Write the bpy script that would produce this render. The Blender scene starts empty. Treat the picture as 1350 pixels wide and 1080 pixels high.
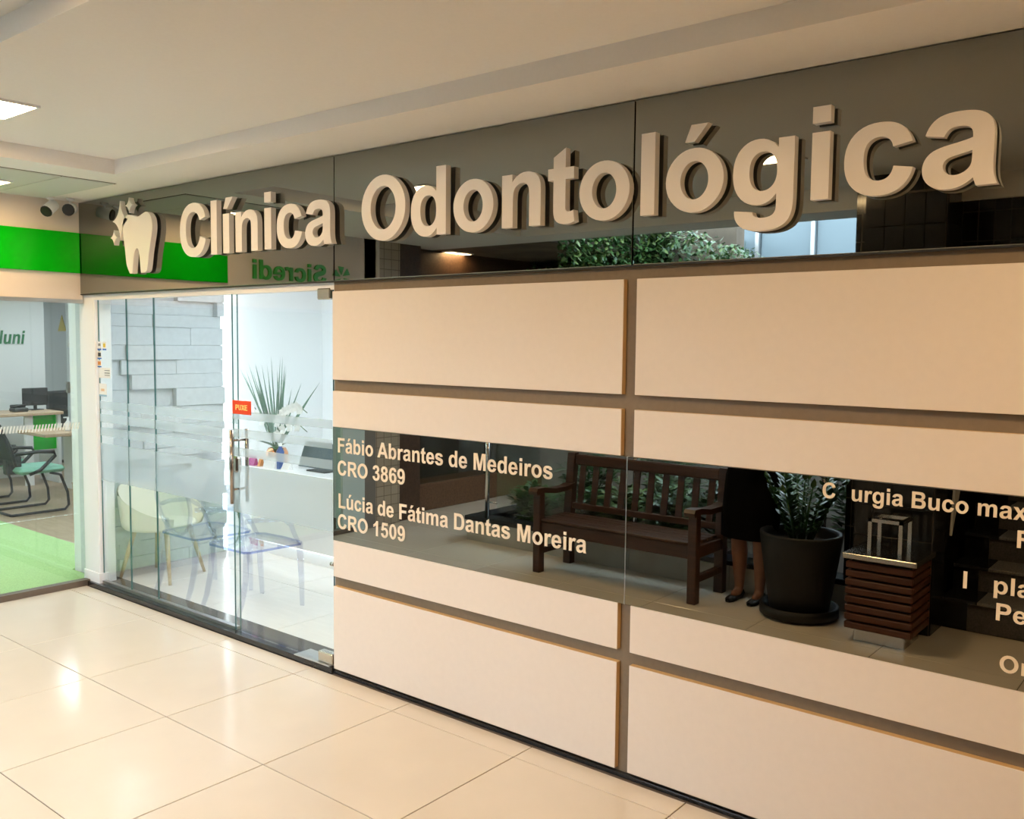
import bpy, math, random
from mathutils import Vector, Matrix, geometry
random.seed(7)
PI = math.pi
S = bpy.context.scene
COL = S.collection

# ------------------------------------------------------------------ camera
yaw, pitch, roll = math.radians(39.018), math.radians(-4.201), math.radians(0.598)
fwd = Vector((-math.sin(yaw)*math.cos(pitch), math.cos(yaw)*math.cos(pitch), math.sin(pitch)))
rgt = fwd.cross(Vector((0, 0, 1))).normalized(); upv = rgt.cross(fwd)
c_, s_ = math.cos(roll), math.sin(roll)
r2 = rgt*c_ + upv*s_; u2 = upv*c_ - rgt*s_
cam = bpy.data.cameras.new('camera'); cam.sensor_fit = 'HORIZONTAL'; cam.sensor_width = 36
cam.lens = 36*1201.75/1350; cam.clip_start = 0.05; cam.clip_end = 200
co = bpy.data.objects.new('camera', cam); COL.objects.link(co)
co.matrix_world = Matrix(((r2.x, u2.x, -fwd.x, 0), (r2.y, u2.y, -fwd.y, -3.2735), (r2.z, u2.z, -fwd.z, 1.8773), (0, 0, 0, 1)))
S.camera = co
# ------------------------------------------------------------------ world, exposure
w = bpy.data.worlds.new('world'); S.world = w; w.use_nodes = True
bg = w.node_tree.nodes['Background']; bg.inputs[0].default_value = (0.70, 0.85, 1.0, 1); bg.inputs[1].default_value = 16.0
S.view_settings.view_transform = 'Standard'; S.view_settings.look = 'None'
S.view_settings.exposure = 0.1; S.view_settings.gamma = 1.0; S.view_settings.use_curve_mapping = False
WARM = (1.0, 0.66, 0.335)
COOL = (0.86, 0.94, 1.0)
P_HALL = 86.0      # hall ceiling lamps (emission strength)
P_CLIN = 13.0
P_SHOP = 17.0

# ------------------------------------------------------------------ materials
MATS = {}
def srgb(r, g, b):
    f = lambda c: (c/255/12.92) if c/255 <= 0.04045 else ((c/255+0.055)/1.055)**2.4
    return (f(r), f(g), f(b))
def mat(name, col, rough=0.5, metal=0.0, noise=0.0, scale=8.0, bump=0.0, spec=0.5, stretch=None, emis=None, col2=None, coat=0.0):
    if name in MATS: return MATS[name]
    m = bpy.data.materials.new(name); m.use_nodes = True; nt = m.node_tree; b = nt.nodes['Principled BSDF']
    b.inputs['Base Color'].default_value = (*col, 1); b.inputs['Roughness'].default_value = rough
    b.inputs['Metallic'].default_value = metal; b.inputs['Specular IOR Level'].default_value = spec
    b.inputs['Coat Weight'].default_value = coat
    if emis:
        b.inputs['Emission Color'].default_value = (*emis[0], 1); b.inputs['Emission Strength'].default_value = emis[1]
    if noise or bump or col2:
        tc = nt.nodes.new('ShaderNodeTexCoord'); mp = nt.nodes.new('ShaderNodeMapping'); nz = nt.nodes.new('ShaderNodeTexNoise')
        nz.inputs['Scale'].default_value = scale; nz.inputs['Detail'].default_value = 5
        if stretch: mp.inputs['Scale'].default_value = stretch
        nt.links.new(tc.outputs['Object'], mp.inputs['Vector']); nt.links.new(mp.outputs[0], nz.inputs['Vector'])
        if noise or col2:
            cr = nt.nodes.new('ShaderNodeValToRGB')
            a = col2 if col2 else tuple(c*(1-noise) for c in col)
            z = col if col2 else tuple(min(1, c*(1+noise)) for c in col)
            cr.color_ramp.elements[0].color = (*a, 1); cr.color_ramp.elements[1].color = (*z, 1)
            cr.color_ramp.elements[0].position = 0.3; cr.color_ramp.elements[1].position = 0.7
            nt.links.new(nz.outputs['Fac'], cr.inputs[0]); nt.links.new(cr.outputs[0], b.inputs['Base Color'])
        if bump:
            bp = nt.nodes.new('ShaderNodeBump'); bp.inputs['Strength'].default_value = bump; bp.inputs['Distance'].default_value = 0.01
            nt.links.new(nz.outputs['Fac'], bp.inputs['Height']); nt.links.new(bp.outputs[0], b.inputs['Normal'])
    MATS[name] = m; return m
def glass(name, tint=(0.96, 0.985, 0.975), ior=1.45, gl=(1, 1, 1), rough=0.0):
    """thin architectural glass: clear transmission with Fresnel reflection"""
    m = bpy.data.materials.new(name); m.use_nodes = True; nt = m.node_tree; nt.nodes.clear()
    out = nt.nodes.new('ShaderNodeOutputMaterial'); mx = nt.nodes.new('ShaderNodeMixShader'); fr = nt.nodes.new('ShaderNodeFresnel')
    tr = nt.nodes.new('ShaderNodeBsdfTransparent'); gs = nt.nodes.new('ShaderNodeBsdfGlossy')
    # the node inverts its IOR on faces seen from inside; feed it the inverse there so both faces of a sheet reflect alike
    ge = nt.nodes.new('ShaderNodeNewGeometry'); mr = nt.nodes.new('ShaderNodeMapRange'); mr.inputs['To Min'].default_value = ior; mr.inputs['To Max'].default_value = 1/ior
    nt.links.new(ge.outputs['Backfacing'], mr.inputs['Value']); nt.links.new(mr.outputs[0], fr.inputs['IOR'])
    tr.inputs[0].default_value = (*tint, 1); gs.inputs[0].default_value = (*gl, 1); gs.inputs['Roughness'].default_value = rough
    nt.links.new(fr.outputs[0], mx.inputs[0]); nt.links.new(tr.outputs[0], mx.inputs[1]); nt.links.new(gs.outputs[0], mx.inputs[2]); nt.links.new(mx.outputs[0], out.inputs[0])
    MATS[name] = m; return m
def frost(name, col, fac):
    m = bpy.data.materials.new(name); m.use_nodes = True; nt = m.node_tree; nt.nodes.clear()
    out = nt.nodes.new('ShaderNodeOutputMaterial'); mx = nt.nodes.new('ShaderNodeMixShader'); mx.inputs[0].default_value = fac
    tr = nt.nodes.new('ShaderNodeBsdfTransparent'); ad = nt.nodes.new('ShaderNodeMixShader'); ad.inputs[0].default_value = 0.5
    d = nt.nodes.new('ShaderNodeBsdfDiffuse'); t = nt.nodes.new('ShaderNodeBsdfTranslucent')
    d.inputs[0].default_value = (*col, 1); t.inputs[0].default_value = (*col, 1)
    nt.links.new(d.outputs[0], ad.inputs[1]); nt.links.new(t.outputs[0], ad.inputs[2])
    nt.links.new(tr.outputs[0], mx.inputs[1]); nt.links.new(ad.outputs[0], mx.inputs[2]); nt.links.new(mx.outputs[0], out.inputs[0])
    MATS[name] = m; return m
def emit(name, col, st):
    m = bpy.data.materials.new(name); m.use_nodes = True; nt = m.node_tree; nt.nodes.clear()
    out = nt.nodes.new('ShaderNodeOutputMaterial'); e = nt.nodes.new('ShaderNodeEmission')
    e.inputs[0].default_value = (*col, 1); e.inputs[1].default_value = st; nt.links.new(e.outputs[0], out.inputs[0]); MATS[name] = m; return m
def wood(name, a, b, scale=3.0, stretch=(1, 14, 14), rough=0.45):
    return mat(name, a, rough, col2=b, scale=scale, stretch=stretch, bump=0.08)
def tilemat(name, col, groutc, sx, sz, rough, axes='xz'):
    """brick-texture tile for surfaces too far away to tell the tiles apart"""
    m = bpy.data.materials.new(name); m.use_nodes = True; nt = m.node_tree; b = nt.nodes['Principled BSDF']
    tc = nt.nodes.new('ShaderNodeTexCoord'); sp = nt.nodes.new('ShaderNodeSeparateXYZ'); cb = nt.nodes.new('ShaderNodeCombineXYZ'); br = nt.nodes.new('ShaderNodeTexBrick')
    nt.links.new(tc.outputs['Object'], sp.inputs[0])
    if axes == 'xz':
        ad = nt.nodes.new('ShaderNodeMath'); nt.links.new(sp.outputs[0], ad.inputs[0]); nt.links.new(sp.outputs[1], ad.inputs[1])
        nt.links.new(ad.outputs[0], cb.inputs[0]); nt.links.new(sp.outputs[2], cb.inputs[1])
    else:
        nt.links.new(sp.outputs[0], cb.inputs[0]); nt.links.new(sp.outputs[1], cb.inputs[1])
    nt.links.new(cb.outputs[0], br.inputs['Vector'])
    br.offset = 0; br.inputs['Scale'].default_value = 1; br.inputs['Brick Width'].default_value = sx; br.inputs['Row Height'].default_value = sz
    br.inputs['Mortar Size'].default_value = 0.004; br.inputs['Color1'].default_value = (*col, 1); br.inputs['Color2'].default_value = (*[c*0.9 for c in col], 1); br.inputs['Mortar'].default_value = (*groutc, 1)
    nt.links.new(br.outputs['Color'], b.inputs['Base Color']); b.inputs['Roughness'].default_value = rough
    MATS[name] = m; return m

M_panel = mat('panel_laminate', (0.82, 0.74, 0.66), 0.42, noise=0.012, scale=30, spec=0.35)
M_edge = mat('panel_edge', (0.62, 0.42, 0.20), 0.6)
M_back = mat('backing_laminate', (0.24, 0.185, 0.125), 0.6, noise=0.05, scale=40)
M_signglass = mat('mirror_smoked', (0.27, 0.28, 0.265), 0.012, 1.0)
M_mirror = mat('mirror_dark', (0.30, 0.31, 0.29), 0.006, 1.0)
M_letter = mat('letter_face', (0.92, 0.865, 0.81), 0.32, spec=0.5)
M_vinyl = mat('vinyl_cream', (0.86, 0.74, 0.58), 0.6)
M_tile = mat('porcelain_tile', (0.70, 0.63, 0.53), 0.13, noise=0.035, scale=2.2, spec=0.5)
M_grout = mat('grout', (0.13, 0.10, 0.075), 0.9)
M_ceil = mat('ceiling_paint', (0.91, 0.885, 0.855), 0.8, noise=0.01, scale=60)
M_hatch = mat('hatch_paint', (0.62, 0.65, 0.62), 0.7)
M_white = mat('white_paint', (0.86, 0.87, 0.88), 0.6)
M_whiteg = mat('white_gloss', (0.88, 0.89, 0.90), 0.2)
M_beige = mat('beige_paint', (0.78, 0.69, 0.60), 0.65)
M_green = mat('green_acrylic', (0.0, 0.50, 0.004), 0.16, spec=0.3)
M_greenl = mat('green_letter', (0.035, 0.40, 0.03), 0.4)
M_granite = mat('black_granite', (0.02, 0.022, 0.026), 0.12, noise=0.6, scale=180)
M_alu = mat('aluminium', (0.55, 0.55, 0.55), 0.35, 1.0)
M_steel = mat('brushed_steel', (0.60, 0.58, 0.54), 0.22, 1.0)
M_chrome = mat('chrome', (0.75, 0.74, 0.72), 0.08, 1.0)
M_glass = glass('clear_glass', (0.955, 0.985, 0.975))
M_gedge = mat('glass_edge', (0.05, 0.16, 0.16), 0.15)
M_ghost = glass('clear_polycarbonate', (0.93, 0.94, 0.975), 1.62)
M_gleg = glass('polycarbonate_leg', (0.88, 0.895, 0.95), 1.62)
M_gblue = glass('polycarbonate_edge', (0.42, 0.50, 0.82), 1.5)
M_frost = frost('frosted_vinyl', (0.60, 0.71, 0.75), 0.34)
M_hash = mat('white_vinyl', (0.8, 0.85, 0.82), 0.6)
M_stone = mat('white_stone', (0.62, 0.65, 0.68), 0.8, noise=0.05, scale=25, bump=0.15)
M_cream = mat('cream_plastic', (0.87, 0.85, 0.74), 0.35)
M_beech = wood('beech_wood', (0.66, 0.54, 0.36), (0.55, 0.43, 0.27))
M_black = mat('black_plastic', (0.012, 0.012, 0.013), 0.45)
M_mesh = mat('black_mesh', (0.015, 0.016, 0.018), 0.8)
M_gseat = mat('green_fabric', (0.19, 0.40, 0.30), 0.85, noise=0.1, scale=120)
M_oak = wood('oak_top', (0.55, 0.40, 0.26), (0.42, 0.29, 0.18))
M_bench = wood('bench_wood', (0.075, 0.028, 0.013), (0.035, 0.014, 0.007), rough=0.35)
M_binw = wood('bin_wood', (0.14, 0.045, 0.022), (0.075, 0.022, 0.011), rough=0.4)
M_pot = mat('black_pot', (0.007, 0.007, 0.007), 0.55, noise=0.2, scale=60)
M_soil = mat('soil', (0.03, 0.02, 0.012), 0.95, noise=0.5, scale=60, bump=0.6)
M_leafd = mat('leaf_dark', (0.022, 0.075, 0.018), 0.28, noise=0.4, scale=6)
M_leafm = mat('leaf_mid', (0.05, 0.115, 0.028), 0.4, noise=0.5, scale=4)
M_leafl = mat('leaf_light', (0.105, 0.16, 0.04), 0.45, noise=0.4, scale=4)
M_skin = mat('skin', (0.32, 0.145, 0.085), 0.5, noise=0.06, scale=20)
M_dress = mat('black_cloth', (0.003, 0.003, 0.0035), 0.95, spec=0.1)
M_hair = mat('dark_hair', (0.02, 0.012, 0.008), 0.5)
M_carp = mat('step_carpet', (0.22, 0.21, 0.20), 0.95, noise=0.5, scale=160)
M_dkgr = mat('dark_gravel_slab', (0.10, 0.09, 0.085), 0.7, noise=0.3, scale=90)
M_btile = tilemat('black_tile', (0.012, 0.012, 0.012), (0.06, 0.055, 0.045), 0.1, 0.2, 0.12)
M_blacktile = mat('black_gloss_tile', (0.012, 0.012, 0.013), 0.12)
M_beigetile = tilemat('beige_mosaic', (0.46, 0.38, 0.28), (0.20, 0.16, 0.11), 0.1, 0.1, 0.4)
M_bwood = wood('dark_brown_wood', (0.10, 0.055, 0.03), (0.06, 0.03, 0.018))
M_grey = mat('grey_render', (0.30, 0.29, 0.27), 0.8, noise=0.1, scale=12)
M_dark = mat('near_black', (0.02, 0.018, 0.016), 0.7)  # plain dark colour of the window mullions and bin liner
M_copper = mat('copper_foil', (0.75, 0.34, 0.16), 0.25, 1.0)
M_petal = mat('white_petal', (0.86, 0.86, 0.84), 0.6)
M_yel = mat('yellow_paint', (0.75, 0.55, 0.03), 0.5)
M_red = mat('red_plate', (0.80, 0.065, 0.012), 0.45)
M_redtxt = mat('puxe_text', (0.95, 0.75, 0.25), 0.5)
M_blue = mat('blue_plastic', (0.02, 0.07, 0.32), 0.35)
M_mag = mat('magenta_card', (0.40, 0.02, 0.22), 0.5)
M_paper = mat('paper', (0.85, 0.85, 0.85), 0.6)
M_screen = mat('dark_screen', (0.05, 0.075, 0.09), 0.2)
M_orange = mat('orange_print', (0.7, 0.28, 0.06), 0.6)
M_bluep = mat('blue_print', (0.02, 0.14, 0.55), 0.6)
M_clfloor = mat('clinic_floor_tile', (0.74, 0.72, 0.69), 0.22, noise=0.04, scale=3, stretch=(1, 8, 1))
M_wfloor = wood('wood_floor', (0.42, 0.32, 0.21), (0.33, 0.24, 0.15), 2.0, (2, 9, 2), 0.35)
M_rug = mat('green_rug', (0.36, 0.56, 0.24), 0.95, noise=0.12, scale=90, bump=0.3)
M_brownceil = mat('brown_soffit', (0.20, 0.12, 0.08), 0.6)
M_bluewall = mat('blue_grey_cladding', (0.20, 0.255, 0.285), 0.3)

# ------------------------------------------------------------------ mesh helpers
class MB:
    def __init__(s): s.v = []; s.f = []; s.mi = []; s.sm = []
    def add(s, v, f, mi=0, sm=False):
        o = len(s.v); s.v += [tuple(p) for p in v]; s.f += [tuple(i+o for i in q) for q in f]; s.mi += [mi]*len(f); s.sm += [sm]*len(f); return s
    def box(s, x0, x1, y0, y1, z0, z1, mi=0, mx=None):
        v = [(x0, y0, z0), (x1, y0, z0), (x1, y1, z0), (x0, y1, z0), (x0, y0, z1), (x1, y0, z1), (x1, y1, z1), (x0, y1, z1)]
        if mx: v = [mx @ Vector(p) for p in v]
        return s.add(v, [(0, 3, 2, 1), (4, 5, 6, 7), (0, 1, 5, 4), (1, 2, 6, 5), (2, 3, 7, 6), (3, 0, 4, 7)], mi)
    def bbox(s, x0, x1, y0, y1, z0, z1, b=0.004, mi=0):
        """box with chamfered edges"""
        b = min(b, (x1-x0)*.45, (y1-y0)*.45, (z1-z0)*.45)
        import itertools
        pts = []; idx = {}
        for cx, cy, cz in itertools.product((0, 1), (0, 1), (0, 1)):
            X = (x0, x1)[cx]; Y = (y0, y1)[cy]; Z = (z0, z1)[cz]; sx = 1-2*cx; sy = 1-2*cy; sz = 1-2*cz
            for k, p in (('x', (X, Y+sy*b, Z+sz*b)), ('y', (X+sx*b, Y, Z+sz*b)), ('z', (X+sx*b, Y+sy*b, Z))):
                idx[(cx, cy, cz, k)] = len(pts); pts.append(p)
        f = []
        g = lambda a, b_, c, k: idx[(a, b_, c, k)]
        for a in (0, 1):
            q = [g(a, 0, 0, 'x'), g(a, 1, 0, 'x'), g(a, 1, 1, 'x'), g(a, 0, 1, 'x')]; f.append(q if a else q[::-1])
            q = [g(0, a, 0, 'y'), g(1, a, 0, 'y'), g(1, a, 1, 'y'), g(0, a, 1, 'y')]; f.append(q[::-1] if a else q)
            q = [g(0, 0, a, 'z'), g(1, 0, a, 'z'), g(1, 1, a, 'z'), g(0, 1, a, 'z')]; f.append(q if a else q[::-1])
        for a in (0, 1):
            for b_ in (0, 1):
                q = [g(a, b_, 0, 'x'), g(a, b_, 1, 'x'), g(a, b_, 1, 'y'), g(a, b_, 0, 'y')]; f.append(q if (a == b_) else q[::-1])
                q = [g(a, 0, b_, 'x'), g(a, 1, b_, 'x'), g(a, 1, b_, 'z'), g(a, 0, b_, 'z')]; f.append(q[::-1] if (a == b_) else q)
                q = [g(0, a, b_, 'y'), g(1, a, b_, 'y'), g(1, a, b_, 'z'), g(0, a, b_, 'z')]; f.append(q if (a == b_) else q[::-1])
                for c in (0, 1):
                    t = [g(a, b_, c, 'x'), g(a, b_, c, 'y'), g(a, b_, c, 'z')]; f.append(t if (a+b_+c) % 2 else t[::-1])
        return s.add(pts, f, mi)
    def tube(s, pts, r, n=8, mi=0, caps=True, sm=True, flat=None):
        pts = [Vector(p) for p in pts]; rs = r if isinstance(r, (list, tuple)) else [r]*len(pts)
        o = len(s.v); V = []; pu = None
        for i, p in enumerate(pts):
            t = (pts[min(i+1, len(pts)-1)] - pts[max(i-1, 0)]).normalized()
            if pu is None: pu = t.orthogonal().normalized() if abs(t.z) > .9 or flat is None else Vector((0, 0, 1))
            pu = (pu - t*pu.dot(t)).normalized(); q = t.cross(pu)
            for k in range(n):
                a = 2*PI*k/n + (PI/n if n == 4 else 0); V.append(p + (pu*math.cos(a)*(flat if flat else 1) + q*math.sin(a))*rs[i])
        F = []
        for i in range(len(pts)-1):
            for k in range(n):
                a = i*n+k; b = i*n+(k+1) % n; F.append((a, b, b+n, a+n))
        s.add(V, F, mi, sm)
        if caps: s.add([], [], mi); s.f += [tuple(o+k for k in range(n))[::-1], tuple(o+(len(pts)-1)*n+k for k in range(n))]; s.mi += [mi]*2; s.sm += [False]*2
        return s
    def lathe(s, prof, c=(0, 0, 0), n=28, mi=0, sm=True, sx=1, sy=1):
        V = []; F = []
        for r, z in prof:
            for k in range(n):
                a = 2*PI*k/n; V.append((c[0]+r*math.cos(a)*sx, c[1]+r*math.sin(a)*sy, c[2]+z))
        for i in range(len(prof)-1):
            for k in range(n):
                a = i*n+k; b = i*n+(k+1) % n; F.append((a, b, b+n, a+n))
        return s.add(V, F, mi, sm)
    def prism(s, contours, y0, y1, mi=0, side=0, place=None):
        """2-D contours in x,z (outer + holes) extruded between y0 (front) and y1 (back)"""
        loops = [[Vector((x, z, 0)) for x, z in c] for c in contours]
        tris = geometry.tessellate_polygon(loops); flat = [p for l in loops for p in l]; n = len(flat)
        V = [(p.x, y0, p.y) for p in flat] + [(p.x, y1, p.y) for p in flat]
        if place: V = [place(*p) for p in V]
        def ori(t):
            a, b, c = (flat[i] for i in t); return (b-a).cross(c-a).z
        F = []
        for t in tris:
            t = tuple(t) if ori(t) > 0 else tuple(t)[::-1]
            F.append(t); F.append(tuple(i+n for i in t)[::-1])
        F2 = []; o = 0
        for li, l in enumerate(loops):
            A = sum(l[i].x*l[(i+1) % len(l)].y-l[(i+1) % len(l)].x*l[i].y for i in range(len(l)))
            for i in range(len(l)):
                a = o+i; b = o+(i+1) % len(l)
                q = (b, a, a+n, b+n) if (A > 0) == (li == 0) else (a, b, b+n, a+n)
                F2.append(q)
            o += len(l)
        ob = len(s.v)
        s.v += [tuple(p) for p in V]; s.f += [tuple(i+ob for i in q) for q in F+F2]; s.mi += [mi]*len(F)+[side]*len(F2); s.sm += [False]*(len(F)+len(F2))
        return s
    def leaf(s, base, tip, w, up=(0, 0, 1), mi=0, droop=0.0):
        b = Vector(base); t = Vector(tip); d = t-b; sd = d.cross(Vector(up))
        if sd.length < 1e-5: sd = d.orthogonal()
        sd.normalize(); nn = sd.cross(d).normalized()
        m1 = b+d*.35+nn*droop; m2 = b+d*.7+nn*droop*.8
        return s.add([b, m1+sd*w-nn*w*.25, m1, m1-sd*w-nn*w*.25, m2+sd*w*.75-nn*w*.2, m2, m2-sd*w*.75-nn*w*.2, t],
                     [(0, 2, 1), (0, 3, 2), (1, 2, 5, 4), (2, 3, 6, 5), (4, 5, 7), (5, 6, 7)], mi, True)
    def mesh(s, name, mats):
        me = bpy.data.meshes.new(name); me.from_pydata(s.v, [], s.f)
        for m in (mats if isinstance(mats, (list, tuple)) else [mats]): me.materials.append(m)
        for p, i, k in zip(me.polygons, s.mi, s.sm): p.material_index = i; p.use_smooth = k
        me.update(); return me
    def build(s, name, mats, parent=None, loc=None):
        o = bpy.data.objects.new(name, s.mesh(name, mats)); COL.objects.link(o)
        if loc: o.location = loc
        if parent: o.parent = parent
        return o
def inst(name, me, parent, loc, rz=0, scale=None):
    o = bpy.data.objects.new(name, me); COL.objects.link(o); o.parent = parent; o.location = loc; o.rotation_euler.z = rz
    if scale: o.scale = scale
    return o
def tag(o, label=None, cat=None, group=None, kind=None):
    if label: o['label'] = label
    if cat: o['category'] = cat
    if group: o['group'] = group
    if kind: o['kind'] = kind
    return o
def thing(name, label, cat, loc=(0, 0, 0), rz=0, group=None):
    o = bpy.data.objects.new(name, None); o.empty_display_size = .1; COL.objects.link(o); o.location = loc; o.rotation_euler.z = rz
    return tag(o, label, cat, group)
def struct(o): o['kind'] = 'structure'; return o
def rootstruct(name, loc=(0, 0, 0)):
    o = bpy.data.objects.new(name, None); COL.objects.link(o); o.location = loc; o['kind'] = 'structure'; return o
def copy_tree(o, parent=None):
    c = o.copy(); COL.objects.link(c); c.parent = parent
    for ch in list(o.children): copy_tree(ch, c)
    return c

# ------------------------------------------------------------------ lettering (bold grotesque, 2048 units per em; 'o' marks a curve handle)
def ell(cx, cy, a, b):
    k = .4142
    P = [(a, b*k), (a*k, b), (-a*k, b), (-a, b*k), (-a, -b*k), (-a*k, -b), (a*k, -b), (a, -b*k)]
    return [(cx+x, cy+y, 'o') for x, y in P]
def rc(x0, y0, x1, y1): return [(x0, y0), (x1, y0), (x1, y1), (x0, y1)]
def alt(s):
    """'x y' points; a leading ~ marks a curve handle"""
    r = []
    for t in s.split():
        o = t[0] == '~'; x, y = t.lstrip('~').split(','); r.append((float(x), float(y), 'o') if o else (float(x), float(y)))
    return r
_n = '1111,0 830,0 830,542 ~830,714 812,764 ~794,815 753,843 ~713,871 656,871 ~583,871 525,831 ~467,791 445,725 ~424,659 424,481 424,0 143,0 143,1062 404,1062 404,906 ~543,1086 754,1086 ~847,1086 924,1052 ~1001,1019 1040,967 ~1080,915 1095,849 ~1111,783 1111,660'
_d = ['1120,0 859,0 859,156 ~794,65 705,20 ~617,-24 527,-24 ~344,-24 213,123 ~83,271 83,535 ~83,805 210,945 ~337,1086 531,1086 ~709,1086 839,938 839,1466 1120,1466',
      '370,554 ~370,384 417,308 ~485,198 607,198 ~704,198 772,280 ~840,363 840,527 ~840,710 774,790 ~708,871 605,871 ~505,871 437,791 ~370,712']
_6 = ['1039,1107 767,1077 ~757,1161 715,1201 ~673,1241 606,1241 ~517,1241 455,1161 ~394,1081 378,828 ~483,952 639,952 ~815,952 940,818 ~1066,684 1066,472 ~1066,247 934,111 ~802,-25 595,-25 ~373,-25 230,147 ~87,320 87,713 ~87,1116 236,1294 ~385,1472 623,1472 ~790,1472 899,1378 ~1009,1285',
      '402,495 ~402,358 465,283 ~528,209 609,209 ~687,209 739,270 ~791,331 791,470 ~791,613 735,679 ~679,746 595,746 ~514,746 458,682 ~402,619']
def xf(c, fx): return [tuple(list(fx(p[0], p[1]))+list(p[2:])) for p in c]
ACUTE = [(165, 1196), (282, 1490), (600, 1490), (345, 1196)]
G = {}
G['l'] = (569, [[rc(147, 0, 428, 1466)]]); G['I'] = (569, [[rc(140, 0, 436, 1466)]])
G['i'] = (569, [[rc(147, 0, 428, 1062)], [rc(147, 1206, 428, 1466)]])
G['í'] = (569, [[rc(147, 0, 428, 1062)], [ACUTE]])
G['o'] = (1251, [[ell(626, 531, 544, 555), ell(626, 531, 263, 330)]])
G['ó'] = (1251, G['o'][1] + [[xf(ACUTE, lambda x, y: (x+270, y))]])
G['O'] = (1593, [[ell(797, 720, 708, 745), ell(797, 720, 405, 492)]])
G['0'] = (1139, [[ell(569, 735, 485, 737), ell(569, 735, 205, 505)]])
G['n'] = (1251, [[alt(_n)]]); G['u'] = (1251, [[xf(alt(_n), lambda x, y: (1254-x, 1062-y))]])
G['ú'] = (1251, G['u'][1] + [[xf(ACUTE, lambda x, y: (x+270, y))]])
G['d'] = (1251, [[alt(_d[0]), alt(_d[1])]])
G['b'] = (1251, [[xf(alt(c), lambda x, y: (1251-x, y)) for c in _d]])
G['p'] = (1251, [[xf(alt(c), lambda x, y: (1251-x, 1062-y)) for c in _d]])
G['6'] = (1139, [[alt(c) for c in _6]]); G['9'] = (1139, [[xf(alt(c), lambda x, y: (1139-x, 1447-y)) for c in _6]])
G['L'] = (1251, [[alt('157,0 1191,0 1191,247 453,247 453,1454 157,1454')]])
G['F'] = (1251, [[alt('151,0 447,0 447,623 1084,623 1084,871 447,871 447,1218 1155,1218 1155,1466 151,1466')]])
G['E'] = (1366, [[alt('149,0 1264,0 1264,247 445,247 445,646 1181,646 1181,893 445,893 445,1218 1236,1218 1236,1466 149,1466')]])
G['U'] = (1479, [[alt('145,1466 441,1466 441,672 ~441,483 452,427 ~471,337 542,282 ~614,228 737,228 ~863,228 927,279 ~991,331 1004,405 ~1017,480 1017,655 1017,1466 1313,1466 1313,696 ~1313,432 1289,323 ~1265,214 1200,139 ~1136,64 1028,19 ~920,-25 746,-25 ~536,-25 427,23 ~319,72 256,149 ~193,226 173,311 ~145,437 145,682')]])
G['X'] = (1366, [[alt('0,0 502,765 47,1466 393,1466 688,995 976,1466 1319,1466 862,754 1364,0 1007,0 681,508 354,0')]])
G['A'] = (1479, [[alt('1471,0 1149,0 1021,333 435,333 314,0 0,0 571,1466 884,1466'), alt('926,580 724,1124 526,580')]])
G['M'] = (1706, [[alt('145,0 145,1466 588,1466 854,466 1117,1466 1561,1466 1561,0 1286,0 1286,1154 995,0 710,0 420,1154 420,0')]])
G['m'] = (1821, [[alt('126,1062 385,1062 385,917 ~524,1086 716,1086 ~818,1086 893,1044 ~968,1002 1016,917 ~1086,1002 1167,1044 ~1248,1086 1340,1086 ~1457,1086 1538,1038 ~1619,991 1659,899 ~1688,831 1688,679 1688,0 1407,0 1407,607 ~1407,765 1378,811 ~1339,871 1258,871 ~1199,871 1147,835 ~1095,799 1072,729 ~1049,660 1049,510 1049,0 768,0 768,582 ~768,737 753,782 ~738,827 706,849 ~675,871 621,871 ~556,871 504,836 ~452,801 429,735 ~407,669 407,516 407,0 126,0')]])
G['r'] = (797, [[alt('416,0 135,0 135,1062 396,1062 396,911 ~463,1018 516,1052 ~570,1086 638,1086 ~734,1086 823,1033 736,788 ~665,834 604,834 ~545,834 504,801 ~463,769 439,684 ~416,599 416,328')]])
G['t'] = (682, [[alt('634,1062 634,838 442,838 442,410 ~442,280 447,258 ~453,237 472,223 ~492,209 520,209 ~559,209 633,236 657,18 ~559,-24 435,-24 ~359,-24 298,1 ~237,27 208,67 ~180,108 169,177 ~160,226 160,375 160,838 31,838 31,1062 160,1062 160,1273 442,1437 442,1062')]])
G['c'] = (1139, [[alt('1073,748 796,698 ~782,781 732,823 ~683,865 604,865 ~499,865 436,792 ~374,720 374,550 ~374,361 437,283 ~501,205 608,205 ~688,205 739,250 ~790,296 811,407 1087,360 ~1044,170 922,73 ~800,-24 595,-24 ~362,-24 223,123 ~85,270 85,530 ~85,793 224,939 ~363,1086 600,1086 ~794,1086 908,1002 ~1023,919')]])
G['e'] = (1139, [[alt('762,338 1042,291 ~988,137 871,56 ~755,-24 580,-24 ~303,-24 170,157 ~65,302 65,523 ~65,787 203,936 ~341,1086 552,1086 ~789,1086 926,929 ~1063,773 1057,450 353,450 ~356,325 421,255 ~486,186 583,186 ~649,186 694,222 ~739,258'), alt('778,622 ~775,744 715,807 ~655,871 569,871 ~477,871 417,804 ~357,737 358,622')]])
_a = [alt('357,738 102,784 ~145,938 250,1012 ~355,1086 562,1086 ~750,1086 842,1041 ~934,997 971,928 ~1009,860 1009,677 1006,349 ~1006,209 1019,142 ~1033,76 1070,0 792,0 ~781,28 765,83 ~758,108 755,116 ~683,46 601,11 ~519,-24 426,-24 ~262,-24 167,65 ~73,154 73,290 ~73,380 116,450 ~159,521 236,558 ~314,596 460,624 ~657,661 733,693 733,721 ~733,802 693,836 ~653,871 542,871 ~467,871 425,841 ~383,812'),
      alt('733,510 ~679,492 562,467 ~445,442 409,418 ~354,379 354,319 ~354,260 398,217 ~442,174 510,174 ~586,174 655,224 ~706,262 722,317 ~733,353 733,454')]
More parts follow.
